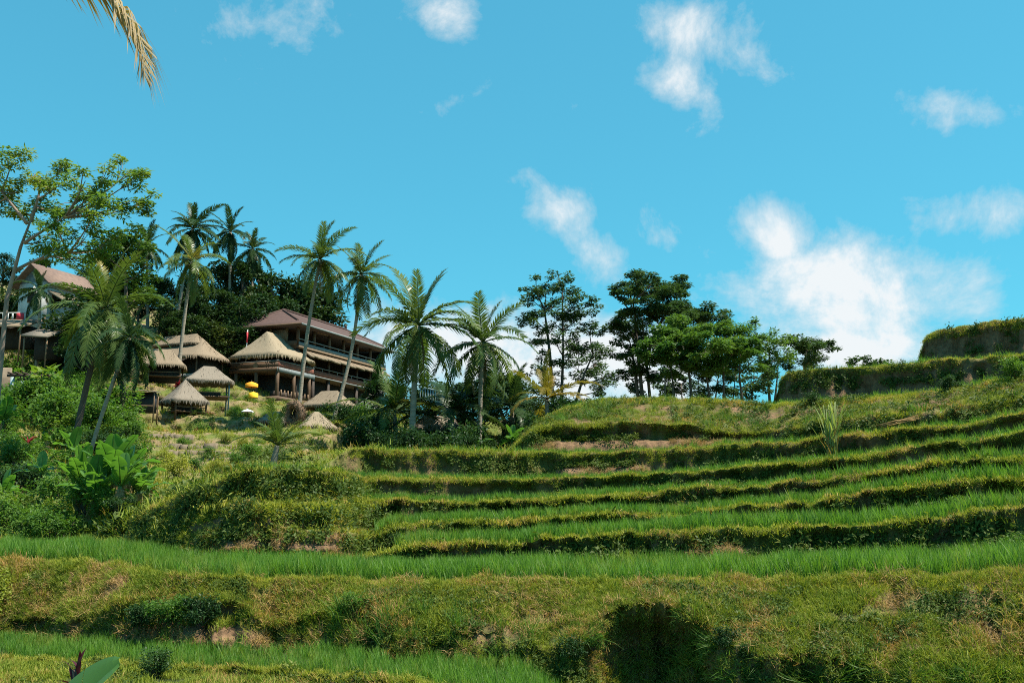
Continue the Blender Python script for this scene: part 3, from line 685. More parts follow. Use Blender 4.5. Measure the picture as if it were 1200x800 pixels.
# leafy weeds and dry straw in patches
P, Nn = gather([('bank', 'mid', XA, XB, 0, .9, 120), ('bank', 'bund_a', XA, XB, 0, .8, 90), ('bank', 'bund_b', XA, 500, 0, 1, 60), ('field', 'near', XA, 500, .5, 1, 26)])
P, Nn = keep(P, Nn, 1.1, 47, .53)
scatter('leafy_weeds', P, lean(Nn, .7), RNG.uniform(.35, .85, len(P)), WEED, 'dark leafy weeds in patches on the broad lower bank', 'weeds', M['weed'])
P, Nn = gather([('bank', r, 170 if r in ('lip1', 'lip2', 'lip3', 'lip4') else 395, XB, 0, .78, 40) for r in ('lip1', 'lip2', 'lip3', 'lip4', 'lip5', 'lip6')] + [('bank', 'lip7', 610, XB, 0, 1, 8)])
P, Nn = keep(P, Nn, .6, 49, .44)
scatter('leafy_weeds', P, lean(Nn, .8), RNG.uniform(.7, 1.6, len(P)), WEED, 'dark leafy weeds hanging on the upper terrace banks', 'weeds', M['weed'])
P, Nn = gather([('bank', 'mid', XA, XB, 0, .5, 90), ('bank', 'bund_a', XA, XB, 0, 1, 60), ('bank', 'lip1', 240, 430, 0, 1, 120), ('bank', 'lip2', 240, 430, 0, 1, 60), ('bank', 'lip5', 400, XB, 0, .3, 60), ('bank', 'lip6', 610, XB, 0, .4, 90), ('bank', 'lip3', 700, XB, 0, 1, 30), ('bank', 'mid', 165, 335, 0, .5, 120), ('bank', 'lip6', 615, 900, 0, .5, 160), ('bank', 'lip5', 640, 760, 0, .45, 120), ('bank', 'lip1', 790, 880, 0, .5, 120), ('bank', 'lip2', 250, 425, 0, .5, 120)], weight=None)
P, Nn = keep(P, Nn, .8, 53, .46)
scatter('dry_grass', P, lean(Nn, .8), RNG.uniform(.6, 1.2, len(P)), DRY, 'dry brown straw lying on the terrace banks', 'straw', M['dry_grass'])
P, Nn = gather([('bank', 'mid', 400, 1300, .2, 1, 14), ('bank', 'bund_a', 480, 700, .1, .7, 16), ('bank', 'lip1', 1040, 1300, 0, 1, 12), ('bank', 'lip7', 640, 900, 0, 1, 5)])
P, Nn = keep(P, Nn, .5, 57, .5)
scatter('long_grass', P, lean(Nn, .3), RNG.uniform(.5, 1.1, len(P)), LONGG, 'long green grass blades standing on the banks', 'grass', M['shrub'])
# grass hanging over the lip of the hollow and over the cut earth walls
P, Nn = gather([('bank', 'mid', 655, 1250, .75, 1, 40)])
scatter('overhanging_grass', P, lean(Nn, .95, .4), RNG.uniform(.35, .85, len(P)), LONGG, 'long grass hanging over the dark hollow of the lower bank', 'grass', M['shrub'])
P, Nn = gather([('bank', 'lip8', 912, XB, .45, 1, 40), ('bank', 'lip9', 1080, XB, .45, 1, 40)], weight=None); P, Nn = keep(P, Nn, .9, 95, .5)
scatter('wall_weeds', P, lean(Nn, .9), RNG.uniform(.6, 1.5, len(P)), WEED, 'weeds hanging from the top of the cut earth walls', 'weeds', M['weed'])
# the rounded bulge: hanging leaves on its left flank, golden grass on its middle ledge
P, Nn = gather([('bank', r, 172, 300, 0, 1, 60) for r in ('lip2', 'lip3', 'lip4')] + [('bank', 'lip4', 300, 425, .5, 1, 60)])
P, Nn = keep(P, Nn, 1.3, 91, .47)
scatter('hanging_leaves', P, lean(Nn, .9), RNG.uniform(.7, 1.3, len(P)), WEED, 'leafy creepers hanging on the flank of the rounded bulge', 'creepers', M['weed'])
P, Nn = gather([('bank', 'lip3', 305, 425, .3, 1, 260), ('bank', 'lip4', 190, 425, 0, .6, 160), ('bank', 'lip3', 190, 305, 0, 1, 140), ('field', 'lip3', 250, 425, 0, 1, 200), ('field', 'lip2', 200, 425, 0, 1, 160)])
P, Nn = keep(P, Nn, 1.2, 93, .50)
scatter('ledge_grass', P, lean(Nn, .7), RNG.uniform(.8, 1.6, len(P)), LIPG_FAR, 'golden grass on the middle ledge of the rounded bulge', 'grass', M['lip_grass'])
# ground cover of the village slope
hs = []
for r in ('lip5', 'lip6', 'lip7', 'lip8', 'lip9', 'hill1', 'hill2', 'hill3', 'hill4'):
    hs += [('field', r, -200, 600, 0, 1, 5.0), ('bank', r, -200, 420 if r.startswith('lip') else 620, 0, 1, 5.0)]
hs += [('field', r, -200, 178, 0, 1, 10) for r in ('lip1', 'lip2', 'lip3', 'lip4')] + [('bank', r, -200, 178, 0, 1, 12) for r in ('lip1', 'lip2', 'lip3', 'lip4')] + [('field', 'lip4', 170, 300, .05, 1, 8)]
P, Nn = gather(hs, 9000); P1, N1 = keep(P, Nn, .16, 59, .56); _k = (P1[:, 0] / P1[:, 1] < -.375) | (P1[:, 0] / P1[:, 1] > -.2) | (RNG.random(len(P1)) < .35); P1, N1 = P1[_k], N1[_k]
scatter('ground_cover', P1, lean(N1, .3), RNG.uniform(1.4, 3.2, len(P1)), WEED, 'low leafy ground cover on the village slope', 'ground cover', M['weed'])
P1, N1 = keep(P, Nn, .16, 59, 0, .60)
scatter('slope_grass', P1, lean(N1, .3), RNG.uniform(1.2, 2.6, len(P1)), GRASS_FAR, 'tussocky dry grass on the village slope', 'grass', M['bank_grass'])

# ------------------------------------------------------------------ palms
def frond_mesh(name, L, droop, mat, seed, nleaf=46, leaf_len=.80, hang=.55, curl=1.0, w=.09):
    """a feather frond along +X: arching rachis with two combs of hanging leaflets"""
    rg = np.random.default_rng(seed); mb = MB(); n = 14
    t = np.linspace(0, 1, n); ang = -droop * t ** 1.4
    dx = np.cos(ang); dz = np.sin(ang); P = np.zeros((n, 3))
    P[1:, 0] = np.cumsum((dx[1:] + dx[:-1]) / 2) * L / (n - 1); P[1:, 2] = np.cumsum((dz[1:] + dz[:-1]) / 2) * L / (n - 1)
    P[:, 1] = .05 * L * curl * rg.normal() * t ** 2
    mb.tube(P, np.linspace(.045, .010, n), 4)
    tt = np.linspace(.10, .995, nleaf)
    C = np.stack([np.interp(tt, t, P[:, k]) for k in range(3)], 1)
    A = np.interp(tt, t, ang); tang = np.stack([np.cos(A), 0 * A, np.sin(A)], 1); upv = np.stack([-np.sin(A), 0 * A, np.cos(A)], 1)
    ll = leaf_len * np.sin(math.pi * (.12 + .80 * tt)) ** .7 * L / 4.0 * 1.0
    Vs, Qs, Ts = [], [], []; k = 0
    for s in (-1, 1):
        for i in range(nleaf):
            if rg.random() < .06: continue
            fwd = .55 + .35 * tt[i] + rg.normal(0, .07); d = tang[i] * fwd + np.array([0, s, 0]) * (1 - .15 * tt[i]) + upv[i] * (.22 + rg.normal(0, .10))
            d /= np.linalg.norm(d); Lf = ll[i] * rg.uniform(.8, 1.1)
            h = hang * rg.uniform(.6, 1.3)
            m1 = C[i] + d * Lf * .45 - np.array([0, 0, .05 * h * Lf]); d2 = d - np.array([0, 0, h * 1.1]); d2 /= np.linalg.norm(d2)
            tip = m1 + d2 * Lf * .6
            sd_ = tang[i] * w * .5
            Vs += [C[i] - sd_ * .6, C[i] + sd_ * .6, m1 + sd_, m1 - sd_, tip]; Qs.append((k, k + 1, k + 2, k + 3)); Ts.append((k + 3, k + 2, k + 4)); k += 5
    mb.add(Vs, Qs, Ts)
    return mb.mesh(name, mat)


def make_fronds(prefix, mat, leaf_len=.82, w=.10):
    return {'up': [frond_mesh(prefix, 4.0, .55, mat, 1, leaf_len=leaf_len, hang=.25, w=w), frond_mesh(prefix, 4.0, .85, mat, 2, leaf_len=leaf_len, hang=.35, w=w)],
            'mid': [frond_mesh(prefix, 4.0, 1.1, mat, 3, leaf_len=leaf_len, hang=.55, w=w), frond_mesh(prefix, 4.0, 1.35, mat, 4, leaf_len=leaf_len, hang=.65, w=w)],
            'low': [frond_mesh(prefix, 4.0, 1.15, mat, 5, leaf_len=leaf_len, hang=.8, w=w), frond_mesh(prefix, 4.0, .8, mat, 6, leaf_len=leaf_len, hang=.9, w=w)]}


FR = {'green': make_fronds('frond', M['palm_leaf']), 'dark': make_fronds('frond', M['palm_dark'], .85, .12), 'orange': make_fronds('frond', M['palm_orange'], .72, .10)}
DRYF = [frond_mesh('dry_frond', 3.4, .9, M['palm_dry'], 11, 30, .6, 1.2, w=.08), frond_mesh('dry_frond', 3.2, .6, M['palm_dry'], 12, 28, .55, 1.3, w=.08)]
nut = MB()
_u = np.linspace(0, math.pi, 6); _v = np.arange(7) * 2 * math.pi / 7
nut.add([(math.sin(a) * math.cos(b) * .13, math.sin(a) * math.sin(b) * .13, math.cos(a) * .16) for a in _u for b in _v], [(i * 7 + j, i * 7 + (j + 1) % 7, (i + 1) * 7 + (j + 1) % 7, (i + 1) * 7 + j) for i in range(5) for j in range(7)])
NUT = nut.mesh('coconut', M['coconut'], True)


def palm(crown, base, label, kind='green', n=22, size=1.0, seed=0, r0=.17, r1=.11, top=82, bottom=-55, nuts=0, dry=0, bend=.06, name='coconut_palm', group=None, bark='palm_bark'):
    """crown and base: world points"""
    rg = random.Random(seed)
    root = empty(name, base); tag(root, label, 'palm', group)
    b = Vector((0, 0, 0)); c = crown - base; h = c.length
    if h > .8:
        pts = []; side = Vector((rg.uniform(-1, 1), rg.uniform(-1, 1), 0)) * bend * h
        for k in range(15):
            t = k / 14; pts.append(c * t + side * math.sin(math.pi * t) * .5 + Vector((0, 0, -.25 if k == 0 else 0)))
        rad = [r0 * (1.55 if k == 0 else 1.15 if k == 1 else 1.0) * (1 - k / 14) + r1 * (k / 14) for k in range(15)]
        rad = [r * (1 + .06 * (-1) ** k) for k, r in enumerate(rad)]
        MB().tube(pts, rad, 8).build('trunk', M[bark], root, True)
    F = FR[kind]
    for i in range(n):
        q = i / max(1, n - 1); pitch = top + (bottom - top) * q ** .9 + rg.uniform(-16, 16); az = i * 2.39996 + rg.uniform(-.45, .45)
        ms = F['up'] if pitch > 48 else F['mid'] if pitch > -5 else F['low']
        m = ms[rg.randrange(len(ms))]
        s = size * 1.12 * rg.uniform(.75, 1.12) * (.85 if pitch > 60 else 1.0)
        o = link('frond', m, root, c + Vector((0, 0, .05 * size)), (rg.uniform(-.35, .35), R(-pitch), az), s)
    for i in range(dry):
        az = rg.uniform(0, 6.28)
        link('dry_frond', DRYF[i % 2], root, c - Vector((0, 0, .15)), (rg.uniform(-.3, .3), R(58 + rg.uniform(0, 20)), az), size * rg.uniform(.7, 1.0))
    for i in range(nuts):
        az = rg.uniform(0, 6.28); link('coconut', NUT, root, c + Vector((math.cos(az) * .28, math.sin(az) * .28, -.25 - rg.uniform(0, .3))), (rg.uniform(-.4, .4), 0, 0), size)
    return root


def palm_px(cx, cy, bx, d, label, **kw):
    g = on_ground(bx, d); c = at(cx, cy, d)
    return palm(c, g, label, **kw)


palm_px(375, 304, 352, 76, 'tall slender coconut palm crossing the restaurant front beside the thatched pavilion', seed=1, n=22, size=.84, r0=.17, r1=.12, dry=2, nuts=4)
palm_px(423, 322, 392, 78, 'tall slender coconut palm leaning over the restaurant, with hanging brown lower fronds', seed=2, n=22, size=.84, r0=.16, r1=.12, dry=4, bottom=-65, nuts=4)
palm_px(490, 382, 484, 54, 'stout coconut palm with upright crown and a pale straight trunk beside the paddy edge', seed=3, n=24, size=.98, r0=.18, r1=.13, dry=3, nuts=7, bend=.02)
palm_px(566, 402, 562, 56, 'coconut palm with dark thin trunk standing between the pale trunked palm and the mound', seed=4, n=22, size=.90, r0=.15, r1=.11, dry=3, nuts=6, bend=.02)
palm_px(641, 468, 641, 56, 'young orange tinted palm with upright fronds beside the grassy mound', kind='orange', seed=5, n=13, size=.72, top=88, bottom=12, name='young_palm')
palm_px(462, 484, 466, 58, 'trunkless palm with wide drooping fronds beside the restaurant stairs', seed=6, n=16, size=1.0, top=70, bottom=-15, name='young_palm')
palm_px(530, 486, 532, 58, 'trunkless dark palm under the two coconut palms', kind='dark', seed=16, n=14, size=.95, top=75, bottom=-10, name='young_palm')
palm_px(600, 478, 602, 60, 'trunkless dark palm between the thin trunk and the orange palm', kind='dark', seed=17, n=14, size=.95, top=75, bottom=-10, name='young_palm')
palm_px(325, 522, 326, 44, 'young palm sprouting upright fronds from the ground behind the rounded bulge', seed=7, n=14, size=.52, top=85, bottom=15, name='young_palm')
palm_px(225, 306, 210, 92, 'coconut palm with pale arching fronds rising behind the double thatched roof', seed=8, n=20, size=.98, r0=.19, r1=.14, dry=1, nuts=4)
palm_px(226, 268, 203, 110, 'tallest dark palm on the forested ridge', kind='dark', seed=9, n=24, size=1.0, r0=.2, r1=.14, bottom=-70)
palm_px(270, 272, 268, 114, 'dark palm on the ridge right behind the dense forest trees', kind='dark', seed=10, n=22, size=.85, r0=.2, r1=.14, bottom=-70)
palm_px(296, 292, 296, 115, 'lower dark palm at the forest edge above the pavilion', kind='dark', seed=11, n=20, size=.75, r0=.2, r1=.14, bottom=-70)
palm_px(172, 288, 172, 112, 'small dark palm poking out above the flame tinted tree', kind='dark', seed=12, n=18, size=.75, r0=.2, r1=.14, bottom=-60)
palm_px(124, 362, 94, 52, 'large ragged palm with a dark leaning trunk in front of the white house', seed=13, n=26, size=.95, r0=.18, r1=.14, dry=7, bottom=-80, bark='bark')
palm_px(152, 396, 104, 38, 'dense palm with drooping dark leaves and a thin pale trunk', kind='dark', seed=14, n=24, size=.44, r0=.08, r1=.08, dry=2, bottom=-85)
palm_px(47, 340, 44, 84, 'small palm in front of the white wall of the terracotta roofed house', kind='dark', seed=15, n=18, size=.62, r0=.16, r1=.12, bottom=-60)
# the palm beside the viewpoint: only the tip of one hanging frond reaches into the picture
nb = Vector((-14.5, 15.0, ground_z(-14.5, 15.0))); nc = Vector((-10.5, 18.1, 11.1))
np_root = palm(nc, nb, 'tall coconut palm beside the viewpoint with one brown tipped frond hanging low', seed=21, n=12, size=.8, top=85, bottom=56, dry=0)
tipm = frond_mesh('hanging_frond', 4.6, 1.3, M['palm_dry'], 31, 120, 1.5, .8, w=.07)
tip = at(150, 72, 18.3); start = nc - nb
link('hanging_frond', tipm, np_root, start, (0, R(8), math.atan2(tip.y - nc.y, tip.x - nc.x)), 1.0)

# ------------------------------------------------------------------ trees
def leafy(mb, c, r, n, L, W, rg, flat=.5, outward=.6):
    """n leaves in an ellipsoid of radii r around c"""
    V = rg.normal(0, 1, (n, 3)); V /= np.linalg.norm(V, axis=1)[:, None]
    rad = rg.random(n) ** .45
    P = np.asarray(c) + V * rad[:, None] * np.asarray(r)
    D = V * outward + rg.normal(0, .7, (n, 3)); D[:, 2] *= (1 - flat); D[:, 2] -= .1
    N = rg.normal(0, .45, (n, 3)); N[:, 2] += 1.0
    mb.leaves(P, D, N, rg.uniform(.6, 1.25, n) * L, rg.uniform(.6, 1.25, n) * W)


def plate_tree(name, label, d, trunks, plates, leafm, barkm, leaf=(.34, .15), dens=1.0, seed=0, depth=3.0, r0=.2, cat='tree', group=None, thick=.62):
    """a tree drawn as trunk lines and foliage layers, each with its own depth in the crown"""
    rg = np.random.default_rng(seed)
    g = on_ground(trunks[0][0][0], d)
    root = empty(name, g); tag(root, label, cat, group)
    g = np.array(g); tb = MB(); lines = []
    for k, tr in enumerate(trunks):
        off = rg.uniform(-.5, .5) * (k > 0)
        pts = [np.array(at(x, y, d + off)) - g for (x, y) in tr]
        if k == 0: pts[0] = np.array([0, 0, -.3])
        P = np.array(pts); t = np.linspace(0, 1, len(P)); tt = np.linspace(0, 1, 10)
        P = np.stack([np.interp(tt, t, P[:, a]) for a in range(3)], 1)
        rr = r0 * (1.0 if k == 0 else .7)
        tb.tube(P, np.linspace(rr, rr * .35, 10), 7); lines.append(P)
    allp = np.vstack(lines); crown = MB(); limbs = MB()
    for (px, py, rx, ry) in plates:
        dd = d + rg.uniform(-1, 1) * depth
        c = np.array(at(px, py, dd)) - g; k = dd / FPX
        rad = np.array([rx * k, max(rx * k * .9, .5), max(ry * k, .25)]) * (1.15, 1.15, 1.2)
        dist_ = np.linalg.norm(allp - c, axis=1) + np.where(allp[:, 2] > c[2] - .15 * np.linalg.norm(allp[:, :2] - c[:2], axis=1), 6.0, 0)
        s = allp[np.argmin(dist_)]; mid = s * .45 + c * .55 + np.array([0, 0, -.10 * np.linalg.norm(c - s)])
        tt = np.linspace(0, 1, 7)[:, None]; B = s * (1 - tt) ** 2 + mid * 2 * tt * (1 - tt) + c * tt ** 2
        Ln = np.linalg.norm(c - s); limbs.tube(B, np.linspace(min(.4 * r0, .03 + .018 * Ln), .015, 7), 5, False)
        nsub = int(np.clip(rad[0] * 5.0, 6, 14))
        for q in range(nsub):
            a = rg.uniform(0, 6.28); rr = rad[0] * rg.uniform(.15, 1.0)
            e = c + np.array([math.cos(a) * rr, math.sin(a) * rr * .9, rg.uniform(-1.3, 1.5) * rad[2]])
            limbs.tube(np.array([B[4] * .5 + B[5] * .5, (B[5] + e) / 2 + np.array([0, 0, .08]), e]), [.02, .014, .007], 3, False)
            sr = max(.35, rad[0] * .40) * rg.uniform(.7, 1.25)
            leafy(crown, e, (sr, sr, max(.12, sr * thick * rg.uniform(.6, 1.2))), int(max(14, dens * 26 * sr * sr / (leaf[0] * leaf[1]))), leaf[0], leaf[1], rg, .75)
    tb.build('trunk', barkm, root, True)
    limbs.build('limbs', barkm, root, True)
    crown.build('crown', leafm, root)
    return root


plate_tree('feathery_tree', 'open feathery tree with pale forked trunk and wide layered sprays at the white house', 42,
  [[(2, 400), (8, 350), (24, 290), (36, 258)], [(28, 285), (48, 272), (75, 255)], [(16, 318), (40, 305), (80, 296)], [(36, 260), (44, 235), (48, 215)], [(32, 262), (14, 240), (2, 225)]],
  [(14, 190, 26, 8), (40, 205, 20, 7), (-10, 205, 22, 9), (72, 202, 12, 6), (62, 222, 24, 9), (24, 225, 26, 9), (-4, 235, 20, 9), (100, 212, 22, 8), (128, 206, 20, 7), (155, 198, 18, 6), (160, 208, 12, 5),
   (92, 232, 26, 9), (125, 232, 24, 8), (150, 238, 22, 7), (172, 238, 12, 5), (112, 248, 22, 8), (75, 245, 22, 8), (48, 242, 20, 7), (30, 250, 18, 6), (66, 262, 14, 6),
   (45, 284, 20, 8), (72, 282, 22, 8), (98, 282, 22, 9), (112, 294, 20, 8), (60, 298, 18, 7), (88, 303, 18, 7), (125, 288, 16, 8)],
  M['acacia'], M['pink_bark'], (.22, .08), .42, 3, 2.2, .12)
plate_tree('flame_tree', 'rounded tree with orange tinted leaves beside the white house', 68, [[(150, 380), (148, 340), (146, 310)]],
  [(140, 290, 24, 12), (165, 296, 20, 14), (128, 302, 20, 12), (150, 306, 26, 14), (172, 312, 16, 14), (135, 320, 22, 14), (158, 326, 24, 14), (118, 316, 16, 10), (140, 340, 24, 12), (165, 345, 20, 12)],
  M['flower_tree'], M['bark'], (.34, .17), .8, 5, 2.5, .2, thick=.8)
plate_tree('feathery_tree', 'tall thin two stemmed feathery tree with open layered crown behind the mound', 72,
  [[(650, 470), (645, 420), (638, 362)], [(658, 470), (660, 410), (659, 340)], [(675, 470), (684, 440), (695, 415)]],
  [(656, 326, 13, 7), (662, 338, 18, 6), (626, 334, 13, 6), (640, 344, 18, 6), (676, 352, 16, 6), (622, 350, 12, 4), (650, 358, 16, 6), (692, 356, 10, 5), (626, 372, 16, 6), (648, 376, 18, 6), (676, 374, 18, 5), (690, 384, 14, 5), (668, 386, 16, 5),
   (618, 378, 12, 5), (632, 396, 16, 5), (652, 402, 16, 5), (690, 404, 20, 6), (704, 410, 14, 5), (670, 412, 16, 5), (640, 420, 16, 5), (700, 426, 18, 6), (676, 432, 16, 5), (712, 440, 14, 5), (690, 446, 16, 5), (630, 436, 14, 5), (650, 446, 14, 5), (705, 456, 14, 4)],
  M['acacia_dark'], M['bark'], (.26, .11), .60, 6, 2.4, .17)
plate_tree('feathery_tree', 'largest dark feathery tree with domed crown and two bare trunks behind the mound', 80,
  [[(757, 470), (748, 420), (742, 352)], [(762, 470), (757, 420), (752, 370)], [(748, 470), (744, 430), (738, 400)], [(757, 420), (775, 375), (790, 355)]],
  [(748, 326, 14, 6), (764, 332, 16, 7), (734, 338, 16, 6), (752, 342, 22, 7), (778, 338, 20, 8), (796, 338, 14, 6), (800, 350, 20, 9), (776, 354, 24, 9), (745, 356, 18, 6), (722, 344, 10, 4), (812, 364, 22, 9), (788, 370, 24, 9), (830, 374, 20, 7),
   (764, 370, 18, 7), (734, 370, 14, 6), (716, 386, 14, 4), (738, 386, 20, 6), (724, 380, 12, 4), (846, 380, 12, 5), (806, 382, 24, 8), (776, 388, 22, 7), (752, 398, 16, 5), (736, 408, 16, 6), (728, 414, 12, 4), (760, 414, 18, 7), (748, 428, 16, 6), (732, 442, 14, 5), (764, 440, 18, 6), (740, 454, 16, 5), (782, 430, 20, 8)],
  M['acacia_dark'], M['bark'], (.28, .12), 1.0, 7, 3.2, .2)
plate_tree('spreading_tree', 'broad mid green spreading tree with many thin stems at the mound top', 62,
  [[(812, 470), (808, 440), (800, 405)], [(790, 470), (788, 445), (782, 410)], [(848, 470), (848, 435), (846, 405)], [(832, 470), (828, 440), (826, 410)], [(870, 470), (866, 440), (868, 410)], [(780, 470), (779, 440)]],
  [(760, 402, 22, 10), (790, 420, 26, 10), (826, 422, 26, 10), (858, 402, 26, 11), (772, 396, 22, 10), (795, 392, 26, 11), (820, 396, 22, 8), (846, 390, 20, 7), (868, 398, 20, 8), (784, 408, 22, 9), (808, 410, 24, 9), (835, 408, 24, 9), (860, 412, 22, 9), (882, 408, 16, 8), (770, 414, 16, 8), (880, 424, 18, 7), (850, 426, 20, 8), (815, 426, 20, 7)],
  M['acacia_mid'], M['bark'], (.25, .11), 1.1, 8, 2.6, .12)
plate_tree('thicket_tree', 'low dark thicket tree showing sky between its stems under the spreading tree', 66,
  [[(800, 475), (798, 450)], [(838, 475), (840, 450), (844, 430)], [(822, 475), (818, 450)], [(858, 475), (862, 440)], [(880, 475), (884, 440)], [(868, 475), (872, 450)]],
  [(785, 440, 14, 5), (802, 446, 14, 5), (820, 440, 14, 5), (842, 446, 16, 5), (862, 438, 14, 5), (880, 446, 16, 5), (795, 456, 16, 4), (826, 456, 16, 4), (854, 458, 16, 4), (880, 460, 16, 4), (898, 452, 12, 4), (900, 436, 14, 5), (780, 456, 10, 4)],
  M['acacia_dark'], M['bark'], (.25, .11), .8, 9, 2.2, .09)
plate_tree('feathery_tree', 'light green feathery tree beside the end of the cut earth wall', 70,
  [[(900, 470), (900, 440), (902, 410)], [(908, 470), (912, 430)]],
  [(898, 396, 14, 5), (916, 400, 16, 6), (888, 406, 14, 5), (905, 414, 18, 6), (922, 418, 14, 5), (890, 424, 14, 5), (908, 432, 14, 5), (882, 386, 6, 7)],
  M['acacia_mid'], M['bark'], (.26, .11), .6, 10, 2.0, .13)
plate_tree('feathery_tree', 'small dark feathery tree rising above the cut earth wall', 78,
  [[(938, 470), (942, 430), (946, 405)]],
  [(930, 398, 12, 4), (948, 402, 18, 5), (966, 404, 14, 5), (938, 412, 18, 6), (958, 416, 18, 6), (950, 426, 16, 5), (928, 424, 12, 5), (974, 406, 6, 3)],
  M['acacia_dark'], M['bark'], (.26, .11), .75, 11, 2.0, .14)
plate_tree('distant_tree', 'distant tree tops just showing above the lower cut earth wall', 95,
  [[(1012, 470), (1013, 440), (1012, 428)]],
  [(1000, 424, 7, 3), (1013, 422, 9, 4), (1026, 426, 8, 3), (1036, 425, 6, 2)], M['acacia_dark'], M['bark'], (.36, .18), .9, 12, 1.5, .12)


def round_tree_mesh(seed, h, rw, leafm, leaf=(.42, .24), n=26, per=130):
    """broadleaf tree of clumps: returns trunk and crown meshes, base at the origin"""
    rg = np.random.default_rng(seed); tb = MB(); cr = MB()
    P = np.array([(0, 0, -.4), (rg.normal(0, .2), rg.normal(0, .2), h * .3), (rg.normal(0, .4), rg.normal(0, .4), h * .6), (0, 0, h * .85)])
    tb.tube(P, [.30, .22, .15, .05], 7)
    for k in range(n):
        z = rg.uniform(.28, 1.0); w = rw * math.sin(math.pi * min(1, max(.12, (1.06 - z) * 1.15))) ** .6
        a = rg.uniform(0, 6.28); rr = w * rg.uniform(.3, 1.0)
        c = np.array([math.cos(a) * rr, math.sin(a) * rr, z * h]); s = rw * rg.uniform(.26, .46)
        leafy(cr, c, (s, s, s * .72), per, leaf[0], leaf[1], rg, .45)
        b = np.array([P[2][0] * .5, P[2][1] * .5, max(h * .22, c[2] - h * .22)])
        tb.tube(np.array([b, (b + c) / 2 + np.array([0, 0, -.2]), c]), [.09, .06, .025], 4, False)
    return tb.mesh('trunk', M['bark'], True), cr.mesh('crown', leafm)


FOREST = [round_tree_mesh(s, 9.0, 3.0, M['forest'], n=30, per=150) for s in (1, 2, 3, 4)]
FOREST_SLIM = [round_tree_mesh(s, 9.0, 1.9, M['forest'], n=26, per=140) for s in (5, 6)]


def put_tree(name, pair, px, top, d, label, group, w=1.0, seed=0, cat='tree'):
    g = on_ground(px, d); h = at(px, top, d).z - g.z; s = h / 9.0
    root = empty(name, g, seed * 1.7); root.scale = (s * w, s * w, s); tag(root, label, cat, group)
    link('trunk', pair[0], root); link('crown', pair[1], root)
    return root


RIDGE = [(186, 330, 112, 1.0), (206, 322, 116, .9), (238, 318, 114, 1.0), (262, 312, 118, .9), (282, 308, 114, .8), (300, 312, 118, .8), (318, 326, 116, .9), (345, 336, 118, 1.0), (366, 344, 122, 1.0), (160, 330, 112, 1.0), (196, 352, 106, 1.0), (225, 350, 107, 1.0), (252, 345, 108, 1.0), (278, 346, 107, 1.0), (305, 350, 110, 1.0), (330, 358, 112, .9)]
for i, (px, top, d, w) in enumerate(RIDGE):
    pair = (FOREST_SLIM if i in (4, 5) else FOREST)[i % (2 if i in (4, 5) else 4)]
    put_tree('forest_tree', pair, px, top, d, 'dark broadleaf tree of the dense forest behind the thatched roofs', 'forest trees on the ridge', w, i)
LOWF = [(272, 385, 103), (250, 378, 102), (228, 372, 102), (292, 388, 104), (205, 375, 103)]
for i, (px, top, d) in enumerate(LOWF):
    put_tree('forest_tree', FOREST[i % 4], px, top, d, 'low bushy tree at the forest foot just above the thatched roofs', 'bushy trees at the forest foot', 1.3, i + 40)
for i, (px, top, d) in enumerate([(18, 330, 104), (-20, 325, 104), (98, 318, 104), (82, 330, 108), (122, 330, 100), (-70, 330, 106), (-2, 300, 112), (40, 306, 114)]):
    put_tree('forest_tree', FOREST[i % 4], px, top, d, 'dark tree standing behind the white house', 'trees behind the white house', 1.0, i + 60)
for i, (px, top, d) in enumerate([(6, 338, 95), (96, 346, 86), (108, 362, 82)]):
    put_tree('garden_tree', FOREST[(i + 1) % 4], px, top, d, ['leafy tree growing between the viewing deck and the white house', 'leafy tree at the far corner of the white house extension', 'bushy tree just behind the ragged palm crown'][i], None, 1.1, i + 70)
for i, (px, top, d) in enumerate([(450, 448, 72), (512, 440, 70), (536, 452, 66), (590, 440, 70), (612, 450, 66), (660, 462, 66), (684, 470, 72), (560, 455, 64), (476, 455, 68), (630, 470, 62)]):
    put_tree('understorey_tree', FOREST[i % 4], px, top, d, 'dark bushy understorey tree behind the coconut palms and the paddy edge', 'understorey trees behind the palms', 1.35, i + 80)


# ------------------------------------------------------------------ shrubs, bananas, other plants
def shrub_mesh(seed, leafm, L=.12, W=.06, n=16, per=120, h=1.0, r=.8):
    rg = np.random.default_rng(seed); tb = MB(); cr = MB()
    for k in range(n):
        a = rg.uniform(0, 6.28); rr = r * rg.uniform(.1, .85); c = np.array([math.cos(a) * rr, math.sin(a) * rr, h * rg.uniform(.3, 1.0)])
        s = .34 * rg.uniform(.7, 1.3); leafy(cr, c, (s, s, s * .8), per, L, W, rg, .3)
        tb.tube(np.array([(0, 0, -.05), c * np.array([.5, .5, .45]), c]), [.022, .016, .008], 4, False)
    return tb.mesh('stems', M['bark'], True), cr.mesh('foliage', leafm)


SH = {'green': [shrub_mesh(s, M['shrub']) for s in (1, 2, 3)], 'dark': [shrub_mesh(s, M['dark_shrub'], .13, .065) for s in (4, 5)], 'yellow': [shrub_mesh(6, M['yellow_shrub'], .10, .05)], 'broad': [shrub_mesh(s, M['shrub'], .26, .13, 10, 40) for s in (7, 8)]}


def shrub(kind, px, d, s, label, group, k=0, name='shrub'):
    st, fo = SH[kind][k % len(SH[kind])]
    root = empty(name, on_ground(px, d), k * 2.1, s); tag(root, label, 'shrub', group)
    link('stems', st, root); link('foliage', fo, root)
    return root


